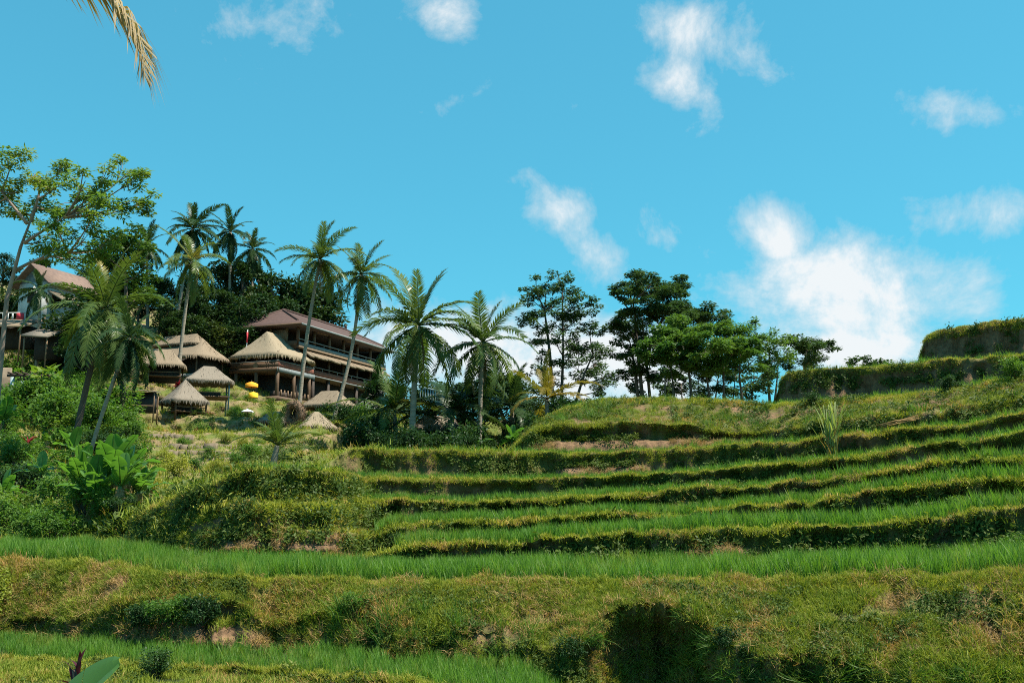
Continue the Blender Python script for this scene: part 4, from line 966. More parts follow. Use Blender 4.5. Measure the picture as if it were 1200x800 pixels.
rs = random.Random(5)
for i in range(70):
    px = rs.uniform(-60, 168); d = 27.5 + (i / 70) ** 1.2 * 36
    kind = rs.choice(['green', 'green', 'green', 'broad', 'dark'])
    lab = {'green': 'leafy bright green shrub in the thicket beyond the long flat paddy', 'broad': 'broad leaved shrub in the thicket beyond the long flat paddy', 'dark': 'dark green shrub in the thicket beyond the long flat paddy'}[kind]
    shrub(kind, px, d, rs.uniform(.5, 1.0) * (1 + .014 * (d - 28)), lab, {'green': 'bright shrubs of the left thicket', 'broad': 'broad leaved shrubs of the left thicket', 'dark': 'dark shrubs of the left thicket'}[kind], i)
for i in range(30):
    px = rs.uniform(-40, 140); d = rs.uniform(58, 84)
    shrub('green' if i % 3 else 'broad', px, d, rs.uniform(1.6, 2.7), 'leafy shrub on the slope below the white house', 'shrubs below the white house', i)
for i in range(26):
    px = rs.uniform(225, 322); d = rs.uniform(80, 97)
    if 195 < px < 275 and d < 90: d = 94
    shrub('green', px, d, rs.uniform(.45, .9), 'low green shrub on the slope between the huts and the restaurant', 'shrubs between huts and restaurant', i)
for i in range(22):
    px = rs.uniform(376, 455); d = rs.uniform(64, 92) if px > 405 else rs.uniform(86, 92)
    shrub('green' if i % 2 else 'dark', px, d, rs.uniform(.8, 1.5), 'green shrub on the slope right below the restaurant', 'shrubs below the restaurant', i)
for i in range(26):
    px = rs.uniform(425, 690); d = rs.uniform(48, 60) if px < 600 else rs.uniform(54, 62)
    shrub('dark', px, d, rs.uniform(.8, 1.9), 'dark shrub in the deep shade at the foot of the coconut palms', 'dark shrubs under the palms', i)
for i, (px, d) in enumerate([(215, 44), (238, 46), (262, 43), (285, 46), (205, 50), (250, 54), (290, 57), (222, 60), (270, 62), (310, 60), (195, 66), (240, 70), (190, 40), (300, 50)]):
    shrub('green' if i % 2 else 'yellow', px, d, rs.uniform(.5, .95), 'small shrub on the dry stepped slope below the huts', 'small shrubs on the dry slope', i)
for i, (px, d) in enumerate([(-6, 20.0), (18, 19.6), (4, 19.2)]):
    shrub('yellow', px, d, .62, 'yellow green leafy shrub on the lower bank', 'yellow shrubs on the lower bank', i)


def banana_leaf_mesh(seed, L=1.7, W=.42, droop=1.0, mat=None, tear=.5):
    """a banana blade along +X: folded midrib, torn into strips along the edges"""
    rg = np.random.default_rng(seed); n = 18; mb = MB(); t = np.linspace(0, 1, n); ang = -droop * t ** 1.3
    P = np.zeros((n, 3)); P[1:, 0] = np.cumsum(np.cos(ang[1:])) * L / n; P[1:, 2] = np.cumsum(np.sin(ang[1:])) * L / n
    mb.tube(P, np.linspace(.030, .006, n), 4)
    wid = W * np.sin(math.pi * np.clip(.05 + .93 * t, 0, 1)) ** .5; wid[:2] *= .2
    for s in (-1, 1):
        V = []; Q = []; k = 0; sag = 0
        for i in range(1, n - 1):
            if rg.random() < tear: sag = rg.uniform(-.05, .32)
            gapn = .10 * L / n if rg.random() < tear else 0
            a, b = P[i], P[i + 1] - (P[i + 1] - P[i]) * (gapn / (L / n))
            up = np.array([0, 0, 1])
            oa = np.array([.22 * wid[i], s * wid[i], wid[i] * (.22 - sag * 1.4)]); ob = np.array([.22 * wid[i + 1], s * wid[i + 1], wid[i + 1] * (.22 - sag * 1.4)])
            V += [a, b, b + ob * .5 + up * .03, a + oa * .5 + up * .03, b + ob, a + oa]; Q += [(k, k + 1, k + 2, k + 3), (k + 3, k + 2, k + 4, k + 5)]; k += 6
        mb.add(V, Q)
    return mb.mesh('leaf', mat or M['banana'])


BL = [banana_leaf_mesh(1, 1.7, .34, .5, tear=.3), banana_leaf_mesh(2, 1.8, .36, 1.0, tear=.5), banana_leaf_mesh(3, 1.7, .34, 1.6, tear=.7), banana_leaf_mesh(4, 1.5, .36, .15, tear=.12)]
BLD = banana_leaf_mesh(5, 1.3, .22, 1.0, M['banana_dry'], .8)
stem = MB(); stem.tube(np.array([(0, 0, -.1), (.03, 0, .5), (0, .02, 1.1), (.02, 0, 1.6)]), [.13, .11, .09, .06], 8); STEM = stem.mesh('stem', M['banana'], True)


def banana(px, d, s, label, seed=0, group=None, n=8, dry=2, pos=None, spread=1.0):
    rg = random.Random(seed); root = empty('banana_plant', pos or on_ground(px, d), rg.uniform(0, 6), s); tag(root, label, 'banana plant', group)
    link('stem', STEM, root)
    for i in range(n):
        pitch = 80 - 75 * (i / n) ** .8 * spread + rg.uniform(-8, 8); m = BL[3] if pitch > 70 else BL[0] if pitch > 50 else BL[1] if pitch > 25 else BL[2]
        link('leaf', m, root, (0, 0, 1.5 - .03 * i), (rg.uniform(-.3, .3), R(-pitch), i * 2.4 + rg.uniform(-.3, .3)), rg.uniform(.85, 1.1))
    for i in range(dry):
        link('dry_leaf', BLD, root, (0, 0, 1.35), (0, R(62 + rg.uniform(0, 15)), rg.uniform(0, 6.28)), 1.0)
    return root


for i, (px, d, s) in enumerate([(142, 29.5, .85), (160, 31, .75), (124, 29.0, .72), (152, 28.2, .62), (174, 30, .55), (106, 30, .7)]):
    banana(px, d, s, 'banana plant with broad pale green leaves at the edge of the long flat paddy', i, 'banana plants at the paddy edge', 9, 4, spread=.5)
for i, (px, d, s) in enumerate([(185, 38, .6), (150, 36, .65), (12, 52, .9), (60, 38, .6), (20, 34, .6), (95, 44, .7)]):
    banana(px, d, s, ['banana plant behind the maroon plants', 'banana plant right in front of the maroon plants', 'banana plant below the open shelter with pale posts', 'banana plant half hidden among the thicket shrubs', 'banana plant half hidden among the thicket shrubs', 'banana plant at the foot of the dark leaning palm trunk'][i], i + 10, 'banana plants in the thicket', 8, 3)
for i, (px, d, s) in enumerate([(560, 52, .6), (600, 52, .6)]):
    banana(px, d, s, 'dark banana plant in the shade under the palms', i + 20, 'banana plants under the palms', 8, 2)
def near_banana(x, y, leaves, label):
    """small banana plant beside the viewpoint: leaves = (height, pitch, azimuth, scale, mesh)"""
    root = empty('banana_plant', (x, y, ground_z(x, y))); tag(root, label, 'banana plant')
    link('stem', STEM, root, scale=(.5, .5, (max(l[0] for l in leaves) + .02) / 1.6))
    for (h, pitch, az, s, m) in leaves: link('leaf', m, root, (0, 0, h), (R(35), R(-pitch), az), s)
    return root


_gz = ground_z(-2.8, 6.0)
near_banana(-2.80, 6.0, [(-1.36 - _gz, 46, -.1, .52, BL[3]), (-1.50 - _gz, 20, 2.4, .5, BL[1]), (-1.55 - _gz, 10, 4.4, .5, BL[1])], 'banana plant beside the viewpoint with one broad upright leaf')
_gz = ground_z(-3.3, 5.9)
near_banana(-3.30, 5.9, [(-1.30 - _gz, 22, -.2, .42, BL[0]), (-1.40 - _gz, 30, 3.0, .5, BL[1])], 'banana plant beside the viewpoint with a leaf tip just showing')


def rosette(name, label, px, d, s, mat, n=16, L=.5, w=.07, stemh=.7, group=None, pos=None, seed=0, cat='plant'):
    """cordyline like plant: stem topped by a rosette of strap leaves"""
    rg = random.Random(seed); root = empty(name, pos or on_ground(px, d), seed, s); tag(root, label, cat, group)
    MB().tube(np.array([(0, 0, -.05), (.02, 0, stemh * .5), (0, .02, stemh)]), [.025, .02, .015], 5).build('stem', M['bark'], root, True)
    lm = blade_tuft('leaf', 1, L, .8, w, mat, .9, seed + 3, .0, 4)
    for i in range(n):
        link('leaf', lm, root, (0, 0, stemh - .02 * i), (rg.uniform(-.5, .5), rg.uniform(-.4, .6), i * 2.4), rg.uniform(.7, 1.1))
    return root


rosette('red_cordyline', 'red tipped plant on the slope above the banana plants', 152, 44, 1.1, M['red_leaf'], 12, .5, .09, 1.2, seed=1)
rosette('maroon_cordyline', 'tall dark maroon plant beside the banana plants', 158, 38, 1.25, M['maroon_leaf'], 24, .6, .10, 1.0, seed=2)
rosette('maroon_cordyline', 'second dark maroon plant leaning beside the tall one', 174, 39, 1.1, M['maroon_leaf'], 22, .6, .10, .9, seed=3)
rosette('red_cordyline', 'small red plant on the thicket slope', 42, 46, 1.4, M['red_leaf'], 12, .45, .09, .8, seed=4)
rosette('red_cordyline', 'red leaved plant on the dry slope below the round hut', 235, 66, .8, M['red_leaf'], 14, .5, .1, .3, seed=5)
rosette('red_flower', 'red flowering plant beside the larger round hut', 212, 88, 1.6, M['red_leaf'], 14, .5, .1, .4, seed=6)
rosette('red_flower', 'red flowering plant between the two round huts', 250, 80, 1.3, M['red_leaf'], 14, .5, .1, .3, seed=7)
rosette('maroon_cordyline', 'maroon plant beside the viewpoint among banana leaves', 90, 6, 1, M['maroon_leaf'], 30, .24, .05, .25, seed=8, pos=at(90, 800, 6.4) - Vector((0, 0, .17)))
# cane clump on the terraces
cb = on_ground(968, 31.3)
cr = empty('cane_clump', cb); tag(cr, 'tall clump of cane with pale dry blades standing alone on the upper terraces', 'cane')
for i in range(9):
    a = i * 2.4; MB().tube(np.array([(math.cos(a) * .10, math.sin(a) * .10, -.1), (math.cos(a) * .16, math.sin(a) * .16, .9), (math.cos(a) * .2, math.sin(a) * .2, 1.8 + .1 * (i % 3))]), [.02, .018, .012], 5).build('stalk', M['cane'], cr, True)
for i in range(40):
    lm = blade_tuft('blade', 1, random.uniform(1.2, 2.0), random.uniform(.25, .65), .065, M['dry_grass'] if i % 4 == 0 else M['cane'], 1.1, i + 200, .02, 6)
    link('blade', lm, cr, (math.cos(i * 2.4) * .14, math.sin(i * 2.4) * .14, random.uniform(.0, .25 if i % 4 == 0 else .9)), (random.uniform(-.15, .15), random.uniform(-.15, .15), i * 2.4))
sb = empty('straw_bundle', on_ground(1045, 30.8)); tag(sb, 'bundle of cut straw stalks lying across the paddy edge', 'straw bundle')
for i in range(22):
    a = -.35 + random.uniform(-.14, .14); MB().tube(np.array([(-.5 + random.uniform(-.1, .1), random.uniform(-.25, .25), .12 + i * .006), (0, random.uniform(-.06, .06), .24 + i * .006), (.6, random.uniform(-.3, .3), .36 + random.uniform(0, .16))]), [.012, .014, .006], 4).build('stalk', M['dry_grass'], sb)
# dark leafy bushes growing on the banks
BUSHLAB = [('dark leafy bush on the bank two steps above the long flat paddy', 'bushes on the second bank')] * 2 + [('leafy bush on the bank just above the long flat paddy', 'bushes on the first bank')] * 3 + [('round dark bush on the grassy edge below the lower cut earth wall', None), ('largest leafy bush at the foot of the cut earth walls', None), ('small dark bush beside the tall cane clump', None), ('dark bush at the rounded left end of the second step', None)] + [('dark bush in the hollow of the broad lower bank above the low paddy', 'bushes in the lower bank hollow')] * 3 + [('dark bush alone in a fold of the broad lower bank', None), ('small round bush on the edge below the low paddy', None)] + [('small bush at the rim of the dark hollow in the lower bank', 'bushes round the dark hollow')] * 4
for i, (px, ring, off, s) in enumerate([(1112, 'lip2', .4, .45), (1098, 'lip2', .45, .38), (1090, 'lip1', .3, .40), (1165, 'lip1', .4, .55), (1195, 'lip1', .4, .6), (1108, 'lip7', .3, .6), (1190, 'lip7', .3, .8), (950, 'lip7', .6, .5), (470, 'lip2', .3, .35), (215, 'mid', .3, .6), (250, 'mid', .3, .55), (185, 'mid', .3, .5), (425, 'mid', .2, .4), (205, 'bund_b', .4, .4), (668, 'mid', .15, .38), (690, 'mid', .1, .26), (838, 'mid', .15, .34), (860, 'mid', .1, .26)]):
    j = int(np.clip(round((px - XS[0]) / 2.2), 0, NX - 1)); d = LIP[ring][0][j] - off
    x = XSLOPE[j] * d; st, fo = SH['dark' if i % 3 else 'green'][0]
    root = empty('bank_bush', (x, d, ground_z(x, d) + .02), i, s * .8); tag(root, BUSHLAB[i][0], 'bush', BUSHLAB[i][1])
    link('stems', st, root); link('foliage', fo, root)

# ------------------------------------------------------------------ thatched huts
def thatch_roof(parent, lx, ly, h, ridge, mat, z0, fringe=.28, thick=.22, seed=0, name='roof', sag=.03, part_label=None, off=(0, 0)):
    """hip or pyramid roof of thatch: concave slopes with an uneven shaggy eave; size lx by ly, ridge along x"""
    rg = np.random.default_rng(seed); mb = MB(); nu, nv = 56, 9
    th = np.linspace(0, 2 * math.pi, nu, endpoint=False)
    c, s = np.cos(th), np.sin(th); m = np.maximum(abs(c), abs(s)); p = 7
    k = (abs(c) ** p + abs(s) ** p) ** (-1 / p)
    ex, ey = c * k * lx / 2, s * k * ly / 2
    rx = np.clip(ex, -ridge / 2, ridge / 2); ry = 0 * ey
    V = []
    for v in range(nv + 1):
        t = v / nv
        z = h * (1 - t) ** 1.0 - sag * h * math.sin(math.pi * t)
        jit = rg.normal(0, .012 * max(lx, ly) * .4, nu) * (1 if 0 < v else 0)
        V += [(rx[i] * (1 - t) + ex[i] * t, ry[i] * (1 - t) + ey[i] * t, z0 + z + jit[i] * .6) for i in range(nu)]
    fr = rg.uniform(.6, 1.25, nu) * fringe
    V += [(ex[i] * 1.004, ey[i] * 1.004, z0 - fr[i]) for i in range(nu)]
    V += [(ex[i] * .90, ey[i] * .90, z0 - fr[i] * .4) for i in range(nu)]
    V += [(rx[i] * .6 + ex[i] * .1, ey[i] * .05, z0 + h * .75) for i in range(nu)]
    Q = [(r * nu + i, r * nu + (i + 1) % nu, (r + 1) * nu + (i + 1) % nu, (r + 1) * nu + i) for r in range(nv + 3) for i in range(nu)]
    V = np.array(V) + np.array([off[0], off[1], 0]); mb.add(V, Q)
    # loose straws at the eave
    n = 190; i = rg.integers(0, nu, n); f = rg.random(n); j = (i + 1) % nu
    bx = ex[i] * (1 - f) + ex[j] * f + off[0]; by = ey[i] * (1 - f) + ey[j] * f + off[1]
    C = np.stack([bx, by, np.full(n, z0 + .03)], 1); D = np.stack([(bx - off[0]) * .12, (by - off[1]) * .12, -np.ones(n)], 1); N = np.stack([bx - off[0], by - off[1], 0 * bx], 1)
    mb.leaves(C, D, N, rg.uniform(.6, 1.3, n) * fringe * 1.35, .07)
    # straw ends lying proud of the slopes
    n = 420; i = rg.integers(0, nu, n); t = rg.uniform(.05, .95, n); z = h * (1 - t) - sag * h * np.sin(math.pi * t)
    C = np.stack([rx[i] * (1 - t) + ex[i] * t + off[0], ry[i] * (1 - t) + ey[i] * t + off[1], z0 + z + .015], 1)
    D = np.stack([ex[i] - rx[i], ey[i] - ry[i], np.full(n, -h)], 1) + rg.normal(0, .25, (n, 3)); N = np.stack([ex[i] * .5, ey[i] * .5, np.full(n, max(lx, ly))], 1)
    mb.leaves(C, D, N, rg.uniform(.25, .5, n), .06)
    o = mb.build(name, mat, parent, True)
    if part_label: o['label'] = part_label
    return o


def hut(px, base_y, d, lx, ly, rh, wallh, ridge, label, rz=.6, mat='thatch', post='wood', nposts=(2, 2), seed=0, platform=True, dark=False, name='thatched_hut', extra=None):
    g = on_ground(px, d); z = zpix(base_y, d); x = at(px, base_y, d).x
    root = empty(name, (x, d, z), rz); tag(root, label, 'hut')
    thatch_roof(root, lx, ly, rh, ridge, M[mat], wallh, seed=seed)
    ix, iy = lx * .40, ly * .40
    drop = max(.3, z - g.z + .5)
    for a in np.linspace(-1, 1, nposts[0]):
        for b in np.linspace(-1, 1, nposts[1]):
            MB().tube([(a * ix, b * iy, -drop), (a * ix, b * iy, wallh * .5), (a * ix, b * iy, wallh + .12)], .075, 6).build('post', M[post], root, True)
    if platform:
        p = MB().box((0, 0, .36), (lx * .84, ly * .84, .10)).build('platform', M['wood'], root)
        for s in (-1, 1):
            MB().box((0, s * iy * .98, .72), (lx * .78, .05, .06)).build('rail', M['tan_wood'], root)
        MB().box((0, 0, .62), (lx * .5, ly * .4, .42)).build('table', M['dark_wood'], root)
    if dark:
        MB().box((ix * .15, iy * .25, wallh * .5), (lx * .62, ly * .55, wallh * .98)).build('dark_backing', M['shade_inside'], root)  # near-black box painted as the shade under the roof
    return root


hut(215, 489, 78, 3.1, 3.1, 1.75, 1.25, .05, 'small pointed thatched hut on posts standing in front of the others', .75, 'thatch_grey', 'wood', (3, 2), 1)
hut(243, 471, 85, 4.1, 3.4, 1.35, 1.75, .9, 'larger low pitched thatched hut with teal posts just above the pointed hut', .35, 'thatch_grey', 'teal_post', (2, 2), 2)
hut(188, 447, 90, 4.4, 3.6, 1.6, 1.4, 1.6, 'thatched hut half hidden behind the drooping palm', .25, 'thatch', 'wood', (2, 2), 3, dark=True)
hut(370, 514, 66, 2.4, 2.2, 1.05, .75, .3, 'small thatched hut low on the slope beside the woven nest', .5, 'thatch_gold', 'wood', (2, 2), 4, platform=False, dark=True)
hut(322, 500, 78, 2.6, 2.2, .75, .45, .8, 'low thatched shelter right behind the woven nest', .2, 'thatch_grey', 'wood', (2, 2), 5, platform=False, dark=True)
hut(385, 490, 88, 4.6, 3.0, 1.35, 1.1, 1.6, 'thatched canopy against the lower storey of the restaurant', -.35, 'thatch', 'concrete', (3, 2), 6, platform=False, dark=True)
hut(512, 516, 60, 2.8, 2.2, .75, .75, 1.6, 'grey thatched shelter in the shade under the palms', .1, 'thatch_grey', 'wood', (2, 2), 7, platform=False, dark=True)

# large double roof
g = at(214, 440, 100); dr = empty('thatched_hall', (g.x, 100, g.z), -.42); tag(dr, 'long thatched hall with a double stepped roof below the forest', 'hut')
thatch_roof(dr, 8.6, 5.0, 2.1, 4.6, M['thatch'], 1.6, .32, seed=20, sag=.04)
thatch_roof(dr, 6.0, 2.3, 1.05, 4.2, M['thatch'], 3.15, .22, seed=21, name='upper_roof', sag=.02, off=(-.5, 0))
for a in (-3.4, -1.2, 1.2, 3.4):
    for b in (-1.9, 1.9): MB().tube([(a, b, -1.5), (a, b, .5), (a, b, 1.7)], .09, 6).build('post', M['wood'], dr, True)
MB().box((0, .4, .6), (6.6, 2.8, 1.9)).build('dark_backing', M['shade_inside'], dr)
MB().box((0, 0, -.35), (7.4, 4.2, .3)).build('platform', M['concrete'], dr)

# dark shelter on the left of the pointed hut
g = at(163, 482, 74); sh = empty('dark_shelter', (g.x, 74, g.z), .2); tag(sh, 'low dark shelter with a flat roof beside the pointed hut', 'shelter')
MB().add([(-1.3, -1.1, 1.55), (1.3, -1.1, 1.35), (1.3, 1.1, 1.55), (-1.3, 1.1, 1.75), (-1.3, -1.1, 1.62), (1.3, -1.1, 1.42), (1.3, 1.1, 1.62), (-1.3, 1.1, 1.82)], [(0, 3, 2, 1), (4, 5, 6, 7), (0, 1, 5, 4), (1, 2, 6, 5), (2, 3, 7, 6), (3, 0, 4, 7)]).build('roof', M['thatch_grey'], sh)
MB().box((0, .4, .7), (2.2, .9, 1.5)).build('dark_backing', M['tarp'], sh)
for a in (-1.15, 1.15):
    for b in (-.95, .95): MB().tube([(a, b, -.9), (a, b, .5), (a, b, 1.5)], .05, 6).build('post', M['tan_wood'], sh, True)
MB().box((0, -.95, .35), (2.2, .05, .06)).build('rail', M['tan_wood'], sh)
MB().box((0, -.95, 1.95), (2.4, .05, .05)).build('upper_rail', M['tan_wood'], sh)

# ------------------------------------------------------------------ the restaurant and its pavilion
ANG = math.atan2(.927, .375)


def beam(parent, name, mat, c, s): return MB().box(c, s).build(name, M[mat], parent)


o = at(325, 480, 98.3); pv = empty('thatched_pavilion', (o.x, 98.3, 10.6), ANG); tag(pv, 'big golden thatched pavilion with balcony on the corner of the restaurant', 'pavilion')
LXp, LYp = 7.2, 6.6   # local x runs along the restaurant, local y to the left
thatch_roof(pv, LXp, LYp, 2.75, 2.6, M['thatch_gold'], 5.15, .42, seed=30, sag=.05, off=(LXp / 2, LYp / 2))
beam(pv, 'floor_slab', 'wood', (LXp / 2, LYp / 2, 3.55), (LXp - .7, LYp - .7, .34))
beam(pv, 'slab_edge', 'grey_rail', (LXp / 2, .36, 3.52), (LXp - .5, .06, .46)); beam(pv, 'slab_edge', 'wood', (.36, LYp / 2, 3.58), (.06, LYp - .5, .42))
beam(pv, 'balcony_front', 'wood', (.42, LYp / 2, 4.05), (.06, LYp - .8, .62)); beam(pv, 'balcony_front', 'red_brick', (LXp / 2, .42, 4.05), (LXp - .8, .06, .62))
beam(pv, 'handrail', 'grey_rail', (.40, LYp / 2, 4.42), (.10, LYp - .7, .08)); beam(pv, 'handrail', 'grey_rail', (LXp / 2, .40, 4.42), (LXp - .7, .10, .08))
for (a, b) in ((.55, .55), (.55, 3.1), (.55, 5.6), (3.4, .55), (6.2, .55), (6.2, 5.6)):
    MB().tube([(a, b, -1.2), (a, b, 2), (a, b, 3.5)], .20, 8).build('column', M['wood'], pv, True)
    MB().tube([(a, b, 3.6), (a, b, 4.6), (a, b, 5.4)], .11, 8).build('upper_post', M['wood'], pv, True)
beam(pv, 'inner_wall', 'shade_inside', (LXp / 2 + 1.2, LYp / 2 + 1.0, 1.6), (LXp - 3.4, LYp - 3.2, 3.4)); beam(pv, 'upper_inner_wall', 'shade_inside', (LXp / 2 + 1.2, LYp / 2 + 1.2, 4.6), (LXp - 3.2, LYp - 3.2, 1.7))
beam(pv, 'terrace_floor', 'wood', (LXp / 2, LYp / 2, .55), (LXp - .2, LYp - .2, .5))
for k in range(9): beam(pv, 'baluster', 'tan_wood', (1.0 + k * .6, .35, 1.15), (.10, .10, .75))
for k in range(4): beam(pv, 'table', 'dark_wood', (1.3 + 1.4 * k, 1.3, 1.1), (.7, .7, .7))
MB().add([(.37 - .02 + .0, 3.1 + .32 * math.cos(a), 4.02 + .32 * math.sin(a)) for a in np.arange(10) * .628], None, [(0, i, i + 1) for i in range(1, 9)]).build('round_sign', M['tan_wood'], pv)

o = at(345, 480, 103.0); rb = empty('restaurant_building', (o.x, 103.0, 10.4), ANG); tag(rb, 'long three storey restaurant with open balconies and brown hipped roof', 'building')
L, Wd = 18.5, 8.0
Zf1, Zf2, Ze, Zr = 4.0, 6.75, 9.0, 11.5
beam(rb, 'foundation', 'earth_stone', (L / 2, Wd / 2, -1.2), (L, Wd, 2.6)); beam(rb, 'ground_wall', 'shade_inside', (L / 2, Wd / 2 + .6, 2.0), (L - .4, Wd - 1.6, 3.8))
beam(rb, 'floor_slab', 'wood', (L / 2, Wd / 2 - .1, Zf1), (L, Wd + .2, .28)); beam(rb, 'floor_slab', 'wood', (L / 2, Wd / 2 - .1, Zf2), (L, Wd + .2, .26))
beam(rb, 'brick_parapet', 'red_brick', (L / 2, -.20, Zf1 + .30), (L - .1, .16, .62)); beam(rb, 'coping', 'grey_rail', (L / 2, -.24, Zf1 - .06), (L + .06, .22, .12))
beam(rb, 'handrail', 'grey_rail', (L / 2, -.20, Zf1 + .95), (L - .1, .07, .07))
beam(rb, 'upper_parapet', 'grey_rail', (L / 2, -.24, Zf2 + .28), (L - .1, .10, .40)); beam(rb, 'handrail', 'grey_rail', (L / 2, -.26, Zf2 + .80), (L, .10, .08)); beam(rb, 'floor_edge', 'tan_wood', (L / 2, -.26, Zf2 - .05), (L + .04, .12, .24))
beam(rb, 'middle_wall', 'shade_inside', (L / 2, Wd / 2 + 1.3, (Zf1 + Zf2) / 2), (L - .6, Wd - 3.2, Zf2 - Zf1 - .34)); beam(rb, 'upper_wall', 'shade_inside', (L / 2, Wd / 2 + 1.3, (Zf2 + Ze) / 2 + .1), (L - .6, Wd - 3.2, Ze - Zf2))
for k in range(7):
    x = .25 + k * (L - .5) / 6
    beam(rb, 'column', 'dark_wood', (x, .05, (Zf1 + Zf2) / 2), (.26, .26, Zf2 - Zf1 - .3)); beam(rb, 'column', 'wood', (x, .05, (Zf2 + Ze) / 2 + .1), (.28, .28, Ze - Zf2 - .1)); beam(rb, 'column', 'dark_wood', (x, .05, 1.9), (.34, .34, 3.9))
    if k < 6:
        xm = x + (L - .5) / 12
        beam(rb, 'railing_post', 'grey_rail', (xm, -.18, Zf1 + .78), (.07, .07, .34)); beam(rb, 'railing_post', 'grey_rail', (xm, -.26, Zf2 + .62), (.07, .07, .30))
        if k % 2: beam(rb, 'valance', 'tan_wood', (xm, -.02, Ze - .05), ((L - .5) / 8, .05, .34))
for k in range(4): beam(rb, 'end_column', 'tan_wood', (.10, 1.4 + k * 2.0, (Zf2 + Ze) / 2 + .1), (.24, .24, Ze - Zf2 - .1))
beam(rb, 'end_parapet', 'wood', (-.05, Wd / 2, Zf2 + .35), (.12, Wd, .55)); beam(rb, 'end_panel', 'tan_wood', (.02, 2.2, Ze - .9), (.10, 1.6, 1.1))
beam(rb, 'end_wall', 'shade_inside', (L - .12, Wd / 2, (Zf1 + Ze) / 2), (.16, Wd - .3, Ze - Zf1 - .3)); beam(rb, 'end_wall', 'shade_inside', (L - .12, Wd / 2, 2.0), (.16, Wd - .3, 3.8))
# awning of thatch between the storeys
aw = MB(); n = 26
for i in range(n):
    x0, x1 = 1.0 + i * (L - 1.4) / n, 1.0 + (i + 1) * (L - 1.4) / n; d = random.uniform(-.06, .06)
    aw.add([(x0, -.12, Zf2 - .20), (x1, -.12, Zf2 - .20), (x1, -1.15, Zf2 - .85 + d), (x0, -1.15, Zf2 - .85 + d), (x0, -.12, Zf2 - .36), (x1, -.12, Zf2 - .36), (x1, -1.12, Zf2 - 1.05 + d), (x0, -1.12, Zf2 - 1.05 + d)], [(0, 3, 2, 1), (4, 5, 6, 7), (3, 7, 6, 2), (0, 1, 5, 4), (1, 2, 6, 5), (3, 0, 4, 7)])
aw.build('thatch_awning', M['thatch'], rb)
# hipped roof with a kick at the eave
ov = 1.15; ex0, ex1, ey0, ey1 = -ov, L + ov * .8, -ov, Wd + ov; hx = 3.0
rv = [(ex0, ey0, Ze), (ex1, ey0, Ze), (ex1, ey1, Ze), (ex0, ey1, Ze), (ex0 + 1.1, ey0 + 1.1, Ze + .55), (ex1 - 1.1, ey0 + 1.1, Ze + .55), (ex1 - 1.1, ey1 - 1.1, Ze + .55), (ex0 + 1.1, ey1 - 1.1, Ze + .55), (hx, Wd / 2, Zr), (L - hx + .5, Wd / 2, Zr), (ex0, ey0, Ze - .16), (ex1, ey0, Ze - .16), (ex1, ey1, Ze - .16), (ex0, ey1, Ze - .16)]
roof = MB().add(rv, [(0, 1, 5, 4), (1, 2, 6, 5), (2, 3, 7, 6), (3, 0, 4, 7), (4, 5, 9, 8), (6, 7, 8, 9), (10, 13, 12, 11), (10, 11, 1, 0), (11, 12, 2, 1), (12, 13, 3, 2), (13, 10, 0, 3)], [(5, 6, 9), (7, 4, 8)]).build('roof', M['brown_tile'], rb)
MB().box((L / 2 + .25, Wd / 2, Zr + .04), (L - 2 * hx + .6, .3, .22)).build('ridge_cap', M['brown_tile'], roof)
for (a, b) in (((hx, Wd / 2, Zr), rv[4]), ((hx, Wd / 2, Zr), rv[7]), ((L - hx + .5, Wd / 2, Zr), rv[5]), ((L - hx + .5, Wd / 2, Zr), rv[6])): MB().tube([a, tuple((np.array(a) + np.array(b)) / 2 + np.array([0, 0, .02])), b], .13, 5).build('hip_cap', M['brown_tile'], roof)
MB().box((L - hx + .5, Wd / 2, Zr + .35), (.22, .22, .5)).build('finial', M['dark_wood'], roof)
MB().box((L / 2, ey0 - .02, Ze - .08), (L + 1.9, .08, .20)).build('fascia', M['grey_rail'], roof); MB().box((ex0 - .02, Wd / 2, Ze - .08), (.08, Wd + 2 * ov, .20)).build('fascia', M['wood'], roof)
# lower front roof at the end of the restaurant (hipped skirt towards the forest)
beam(rb, 'side_wing_wall', 'shade_inside', (2.0, Wd + 1.4, 7.0), (3.2, 2.4, 3.0)); MB().add([(-.6, Wd - .4, 9.3), (4.6, Wd - .4, 9.3), (4.6, Wd + 3.2, 8.4), (-.6, Wd + 3.2, 8.4), (-.6, Wd - .4, 9.15), (4.6, Wd - .4, 9.15), (4.6, Wd + 3.2, 8.25), (-.6, Wd + 3.2, 8.25)], [(0, 1, 2, 3), (7, 6, 5, 4), (0, 4, 5, 1), (1, 5, 6, 2), (2, 6, 7, 3), (3, 7, 4, 0)]).build('side_wing_roof', M['terracotta'], rb)


